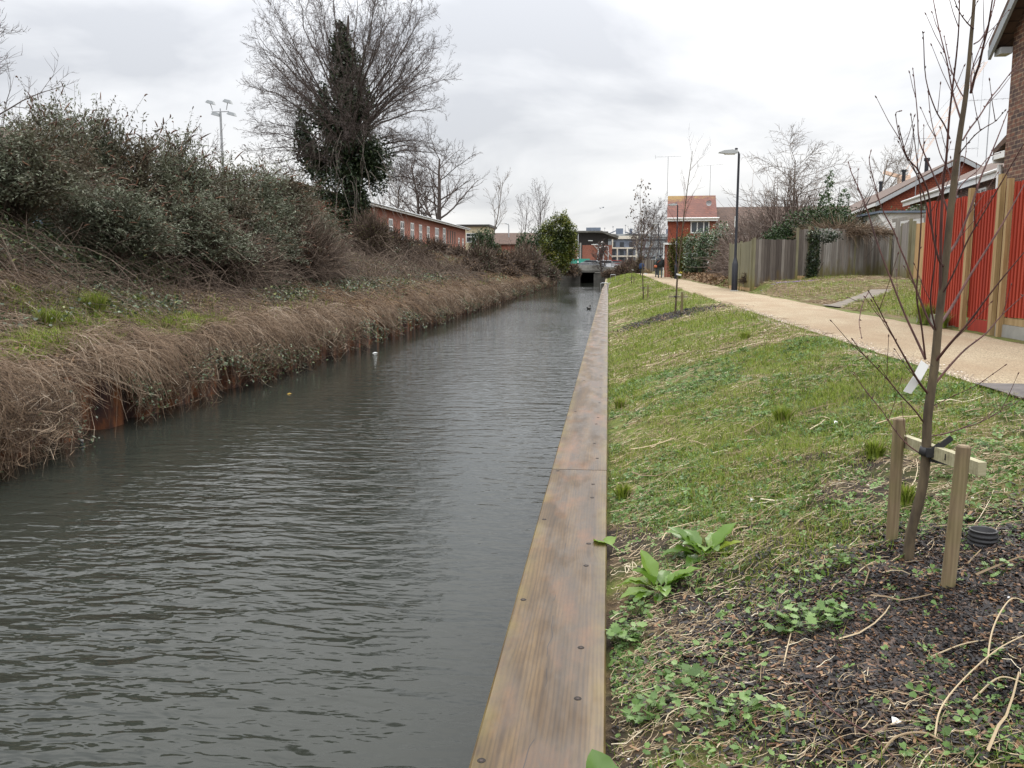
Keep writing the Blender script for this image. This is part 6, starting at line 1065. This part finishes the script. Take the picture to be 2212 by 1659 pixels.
for pts, rad, dy in brs:
    P = crs(spoly(pts, Y0, dy), 4); n = len(P); GB.tubes([[p - O for p in P]], np.array([np.linspace(rad, max(.0013, rad * .28), n)]), 6, [.5]); bud(P[-1] - O, P[-1] - P[-2])
    for k in range(4, n - 1, 3):
        sd = P[k + 1] - P[k]; d = (sd.normalized() + Vector((rr_.gauss(0, .5), rr_.gauss(0, .3), .1))).normalized()
        bud(P[k] - O, d)
        if rr_.random() < .30 and k < n - 4:
            L_ = rr_.uniform(.06, .22); d = (sd.normalized() * .8 + Vector((rr_.choice([-1, 1]) * rr_.uniform(.3, .6), rr_.gauss(0, .3), .35))).normalized(); e = [P[k] - O, P[k] - O + d * L_ * .5 + Vector((0, 0, .005)), P[k] - O + d * L_ + Vector((0, 0, .025))]; GT.tubes([e], np.array([[.0018, .0014, .001]]), 5, [.5]); bud(e[-1], d)
GB.build('branches', M['sapling_twig'], sp, True); GT.build('twigs', M['sapling_twig'], sp, True)['kind'] = 'stuff'; GU.build('buds', M['sapling_twig'], sp)['kind'] = 'stuff'
g = Geo(); a_, b2, c2, d2 = [Vector(at(*q, Y0 - .03)) - O for q in ((1990, 778), (2007, 790), (1968, 851), (1951, 845))]; m_ = (a_ + d2) / 2 + Vector((0, -.012, .0)); m2 = (b2 + c2) / 2 + Vector((0, -.012, 0)); tn = Vector((0, .0012, 0))
g.add([a_, b2, m2, m_, c2, d2, a_ + tn, b2 + tn, m2 + tn, m_ + tn, c2 + tn, d2 + tn], [(0, 1, 2, 3), (3, 2, 4, 5), (6, 9, 8, 7), (9, 11, 10, 8), (0, 6, 7, 1), (4, 10, 11, 5), (0, 3, 9, 6), (3, 5, 11, 9), (1, 7, 8, 2), (2, 8, 10, 4)]); g.build('tag', M['white'], sp); g = Geo(); e = Vector(at(2016, 792, Y0 - .02)) - O; g.tube([(a_ + b2) / 2, (a_ + e) / 2 + Vector((0, 0, .01)), e], .001, 5); g.build('tag_tie', M['black'], sp)
# stakes, crossbar and strap
def stake(label, base_px, top_px, rad, leanfix=0):
    b = hit(*base_px); t_ = at(*top_px, b[1] + leanfix); d = Vector(t_) - Vector(b); g = Geo(); L_ = d.length; ax = d.normalized(); g.lathe([(rad * 1.02, -.12), (rad, .0), (rad, L_ - .006), (rad - .005, L_), (0, L_ + .001)], sides=32, M=ax.to_track_quat('Z', 'Y').to_matrix().to_4x4()); o = g.build('tree_stake', M['stake'], loc=b, smooth=False); return tag(o, label, 'stake', 'round stakes beside the young sapling'), Vector(b), Vector(t_)
s1, b1, t1 = stake('round timber stake to the left of and behind the sapling trunk', (1926, 1168), (1943, 903), .0265); s2, b2_, t2 = stake('round timber stake to the right, nearer than the sapling', (2047, 1270), (2082, 962), .0265)
p0 = Vector(at(1953, 952, b1[1] + .035)); p1 = Vector(at(2122, 1014, b2_[1] + .05)); cb2 = thing('stake_crossbar', 'pale square timber rail nailed between the two round stakes', 'rail', tuple(p0)); d = p1 - p0; g = Geo(); g.beam((0, 0, 0), d, .034, .055); bar = g.build('bar', M['rail_timber'], cb2)
for f in (.42, .62): q_ = d * f; g = Geo(); side = d.cross(Vector((0, 0, 1))).normalized(); g.beam(q_ + side * .0175 + Vector((0, 0, .014)), q_ + side * .0182 + Vector((0, 0, -.012)), .003, .006); g.build('nail_mark', M['hole_shade_nail_dark'], cb2)
stc = Vector(at(2001, 975, Y0)); st_ = thing('tree_tie', 'black rubber strap round the trunk with its loose end sticking up', 'strap', tuple(stc)); g = Geo(); M3 = Matrix.Rotation(R(8), 4, 'Y'); g.lathe([(.0205, -.018), (.0285, -.018), (.0295, 0), (.0285, .018), (.0205, .018)], sides=20, M=M3); g.build('band', M['rubber'], st_, True)
g = Geo(); e1 = Vector(at(2012, 978, Y0 - .035)) - stc; e2 = Vector(at(2034, 962, Y0 - .05)) - stc; e3 = Vector(at(2056, 945, Y0 - .045)) - stc; g.beam(e1, e2, .004, .034); g.beam(e2, e3, .003, .026); g.build('loose_end', M['rubber'], st_); g = Geo(); g.beam(Vector(at(2010, 990, Y0 - .02)) - stc, Vector(at(2048, 998, Y0 - .0)) - stc, .006, .03); g.box(tuple(e1 + Vector((-.02, -.006, -.02))), tuple(e1 + Vector((.012, .008, .02)))); g.build('buckle', M['rubber'], st_)
# farther saplings
def sapling(label, bpx, tops, Ystake, seed, H, tag_=True, leaves=False, lean=0):
    b = hit(*bpx); T = Tree(seed); T.grow(Vector((0, 0, -.1)), Vector((lean, 0, 1)), H, .026 if H > 3 else .02, 0, dict(levels=3, K=[10, 6, 4], wob=[.025, .06, .1], up=[.02, .10, .06], tip=.2, n=[20, 4], t0=[.3, .3], len=[.26, .45], ang=[(22, 45), (20, 45)], rr=[.42, .6], rmin=.0028))
    t_ = thing('sapling', label, 'tree', b, 0, 'young saplings planted along the towpath slope'); gs = T.geos([((0,), 7), ((1, 2), 3)]); gs[0].build('trunk', M['sapling_bark'], t_, True); gs[1].build('branches', M['sapling_twig'], t_)
    if leaves:
        e = np.array([tuple(q[0][-1]) for k_, v in T.out.items() if k_[0] > 0 for q in v] * 2); g = Geo(); n = len(e); g.scatter(LEAF, e + RNG.normal(0, .04, e.shape), RNG.uniform(0, 6.28, n), RNG.normal(-.6, .4, n), RNG.normal(0, .5, n), np.full((n, 1), .10), RNG.random(n)); g.build('withered_leaves', M['brown_twig'], t_)
    if Ystake:
        g = Geo(); x = .16; g.lathe([(.03, -.1), (.03, .55), (.025, .56), (0, .56)], (x, .0, 0), 12); g.build('stake', M['stake'], t_); g = Geo(); g.beam((-.16, .05, .44), (.3, .05, .44), .03, .05); g.build('crossbar', M['rail_timber'], t_); g = Geo(); g.lathe([(.025, -.02), (.036, 0), (.025, .02)], (0, 0, .45), 10); g.build('strap', M['rubber'], t_)
    if tag_: g = Geo(); g.box((-.2, -.03, .95), (-.08, -.028, .99), Matrix.Rotation(R(12), 4, 'Y')); g.build('tag', M['white'], t_)
    return t_
sapling('second sapling from the viewer, tied to a short stake on the slope', (1458, 681), None, True, 601, 4.0, lean=.03); sapling('third sapling along the slope, keeping a few withered leaves on top', (1390, 648), None, True, 602, 4.0, leaves=True, lean=-.02)
for i, (px, py, H, lab) in enumerate(((1364, 615, 3.3, 'fourth sapling, left of the smaller walker'), (1349, 612, 2.6, 'fifth sapling, thin and low, left of the fourth'), (1337, 606, 2.4, 'farthest sapling on the slope near the bend of the wall'))): sapling(lab, (px, py), None, i == 0, 603 + i, H, i == 0)
# ================================================================ people
def person(label, px, Y, z, h_, col_top, col_leg, bag=None, stride=.16, stick=False):
    x = at(px, 575, Y)[0]; t_ = thing('person', label, 'person', (x, Y, z)); k = h_ / 1.78; me = bpy.data.meshes.new('body'); J = dict(pel=(0, 0, .95), ch=(0, -.01, 1.25), nk=(0, 0, 1.47), hd=(0, .02, 1.60), tp=(0, .02, 1.74))
    V = [(0, 0, .93), (0, 0, 1.18), (0, 0, 1.40), (0, .01, 1.50), (0, .03, 1.62), (0, .03, 1.74), (-.10, 0, .88), (-.11, stride * .5, .48), (-.11, stride * .35 - .02, .08), (-.11, stride * .35 + .14, .04), (.10, 0, .88), (.11, -.02, .48), (.11, -stride, .1), (.11, -stride + .14, .04), (-.19, 0, 1.38), (-.26, -.05, 1.10), (-.25, .06, .86), (-.25, .09, .77), (.19, 0, 1.38), (.26, .05, 1.10), (.27, .14, .88), (.27, .17, .79)]
    E = [(0, 1), (1, 2), (2, 3), (3, 4), (4, 5), (0, 6), (6, 7), (7, 8), (8, 9), (0, 10), (10, 11), (11, 12), (12, 13), (2, 14), (14, 15), (15, 16), (16, 17), (2, 18), (18, 19), (19, 20), (20, 21)]
    Rr = [.15, .16, .17, .06, .095, .07, .1, .075, .05, .045, .1, .075, .05, .045, .08, .06, .045, .035, .08, .06, .045, .035]
    me.from_pydata([tuple(c * k for c in v) for v in V], E, []); o = bpy.data.objects.new('body', me); COL.objects.link(o); o.parent = t_; md = o.modifiers.new('skin', 'SKIN'); 
    for i, q in enumerate(me.skin_vertices[0].data): q.radius = (Rr[i] * k * (1.15 if i in (0, 1, 2) else 1), Rr[i] * k * (.8 if i in (0, 1, 2) else 1)); q.use_root = (i == 0)
    md.use_smooth_shade = True; sb = o.modifiers.new('sub', 'SUBSURF'); sb.levels = sb.render_levels = 2; me.materials.append(col_leg)
    g = Geo(); g.lathe([(.15 * k, .82 * k), (.215 * k, .84 * k), (.20 * k, 1.1 * k), (.225 * k, 1.36 * k), (.14 * k, 1.47 * k), (.07 * k, 1.5 * k)], sides=16, M=Matrix.Diagonal((1.05, .72, 1, 1))); g.build('jacket', col_top, t_, True)
    for s_ in (-1, 1): g = Geo(); P = [V[14 if s_ < 0 else 18], V[15 if s_ < 0 else 19], V[16 if s_ < 0 else 20]]; g.tube([tuple(c * k for c in p) for p in P], np.array([[.095, .085, .065]]) * k, 10); g.build('sleeve', col_top, t_, True)
    g = Geo(); g.lathe([(.1 * k, 1.6 * k), (.112 * k, 1.66 * k), (.09 * k, 1.74 * k), (.04 * k, 1.785 * k), (0, 1.79 * k)], (0, .03 * k, 0), 14); g.build('hat', M['black'], t_, True)
    if bag: g = Geo(); g.prism([(-.12, 1.0), (-.14, .9), (-.10, .82), (.12, .82), (.16, .9), (.12, 1.02)], 0, -.46 * k, -.24 * k); g.build('shoulder_bag', bag, t_); g = Geo(); g.tube([(-.34, 0, 1.0), (-.2, -.14, 1.25), (0, -.16, 1.42), (.12, 0, 1.48)], .015, 6); g.build('bag_strap', bag, t_)
    if stick: g = Geo(); g.beam((.2, -.05, 1.05 * k), (.62, -.1, .55 * k), .05, .09); g.build('carried_board', M['straw'], t_)
    return t_
cdk = plain('dark_jacket_cloth', (.018, .022, .024), .8, 0, .3); cgr = plain('grey_trouser_cloth', (.06, .075, .08), .85, 0, .3); cbl = plain('blue_jacket_cloth', (.03, .065, .16), .8, 0, .3); cor = plain('orange_bag_cloth', (.45, .12, .05), .7, 0, .2)
person('walker in dark jacket and hat seen from behind with an orange shoulder bag', 1426, 69, .67, 1.84, cdk, cgr, cor); person('smaller walker in a blue jacket farther up the path', 1386.5, 85, .67, 1.48, cbl, cdk, None, .2, True)
t_ = person('figure in dark green clothes mostly hidden beside the walker with the orange bag', 1419.5, 74, .67, 1.62, plain('dark_green_cloth', (.03, .05, .04), .8), cgr)
g = Geo(); q = at(1452, 590, 66); fl = thing('daffodil_clump', 'small clump of yellow daffodils by the path end of the conifers', 'flowers', (5.0 + .3, 66, .68)); g.scatter(BL, RNG.normal(0, .12, (120, 3)) * [1, 1, 0], RNG.uniform(0, 6.28, 120), RNG.normal(0, .3, 120), RNG.normal(0, .2, 120), np.tile([[.02, .4, .4]], (120, 1)), RNG.random(120)); g.build('leaves', M['grass'], fl); g = Geo(); g.scatter(ST, RNG.normal(0, .14, (22, 3)) * [1, 1, .4] + [0, 0, .42], RNG.uniform(0, 6, 22), RNG.normal(0, .6, 22), RNG.normal(0, .6, 22), np.full((22, 1), .045), RNG.random(22)); g.build('flowers', plain('daffodil_petals', (.75, .6, .05), .6), fl)
# ================================================================ birds and floating litter
def water_at(px, py): d = ray(px, py); t = (WATER - EYE[2]) / d[2]; return (EYE[0] + d[0] * t, d[1] * t, WATER)
def ellg(G, c, r_, M_=None, n=10, rr=.5):
    prof = [(math.sin(math.pi * k / n) * 1, -math.cos(math.pi * k / n)) for k in range(n + 1)]; H = Geo(); H.lathe([(max(a, .0001), b) for a, b in prof], sides=12); v = H.V[0] * np.array(r_)
    if M_ is not None: v = np.array([tuple(M_ @ Vector(p)) for p in v])
    G.add(v + np.array(c), H.F[4][0], rr)
q = water_at(1272, 668); dk = thing('duck', 'dark duck swimming near the wall halfway along the canal', 'duck', q, R(70)); g = Geo(); ellg(g, (0, 0, .04), (.19, .09, .08)); g.tube([(.13, 0, .07), (.18, 0, .15), (.19, 0, .2)], np.array([[.04, .03, .03]]), 8); ellg(g, (.2, 0, .22), (.05, .035, .035)); g.build('body', plain('duck_feathers', (.03, .028, .025), .6), dk, True); g = Geo(); g.beam((.24, 0, .215), (.31, 0, .205), .03, .015); g.build('beak', M['lichen'], dk); g = Geo(); g.prism([(-.17, .05), (-.3, .13), (-.16, .1)], 1, -.03, .03); g.build('tail', M['black'], dk)
def bird(label, px, py, Y, s_, rz, mat):
    q = at(px, py, Y); t_ = thing('flying_bird', label, 'bird', q, rz); g = Geo(); ellg(g, (0, 0, 0), (.2 * s_, .05 * s_, .05 * s_)); g.build('body', mat, t_, True)
    for s2 in (-1, 1): g = Geo(); g.add([(.08 * s_, 0, .02 * s_), (-.07 * s_, 0, .02 * s_), (-.04 * s_, s2 * .28 * s_, .14 * s_), (.08 * s_, s2 * .28 * s_, .15 * s_), (-.1 * s_, s2 * .62 * s_, .06 * s_)], [(0, 1, 2), (0, 2, 3), (3, 2, 4)]); g.build('wing', mat, t_)
bird('dark bird flying over the bridge, below the middle of the sky', 1303, 448.5, 150, 1.0, R(20), M['slate']); bird('second dark bird flying just left of the first over the bridge', 1297, 450, 152, .9, R(-40), M['slate']); bird('lone speck of a bird high in the sky right of centre', 1737, 257, 110, .55, R(60), M['slate']); bird('white gull gliding in front of the dark canopy', 1301, 524, 140, 1.2, R(10), M['white'])
def litter(name, label, px, py, s_, mat, cat):
    q = water_at(px, py); g = Geo(); g.add([(-s_, -s_ * .4, 0), (s_ * .9, -s_ * .5, .01), (s_ * 1.1, s_ * .4, .004), (-s_ * .5, s_ * .5, .012), (0, 0, s_ * .5)], [(0, 1, 4), (1, 2, 4), (2, 3, 4), (3, 0, 4)]); tag(g.build(name, mat, loc=q), label, cat)
litter('white_feather', 'white scrap floating beside the hanging brambles on the left', 810, 763, .07, M['white'], 'litter'); litter('floating_leaf', 'yellowish leaf floating below the hanging brambles', 625, 851, .045, M['lichen'], 'leaf')
q = water_at(178, 962); bo = thing('floating_bottle', 'small bottle with white cap floating at the rusty piling', 'bottle', q); g = Geo(); g.lathe([(0, -.05), (.028, -.045), (.03, .02), (.012, .05), (.012, .06)], sides=12); g.build('bottle', M['glass'], bo, True); g = Geo(); g.lathe([(.016, .055), (.016, .075), (0, .076)], sides=12); g.build('cap', M['white'], bo)
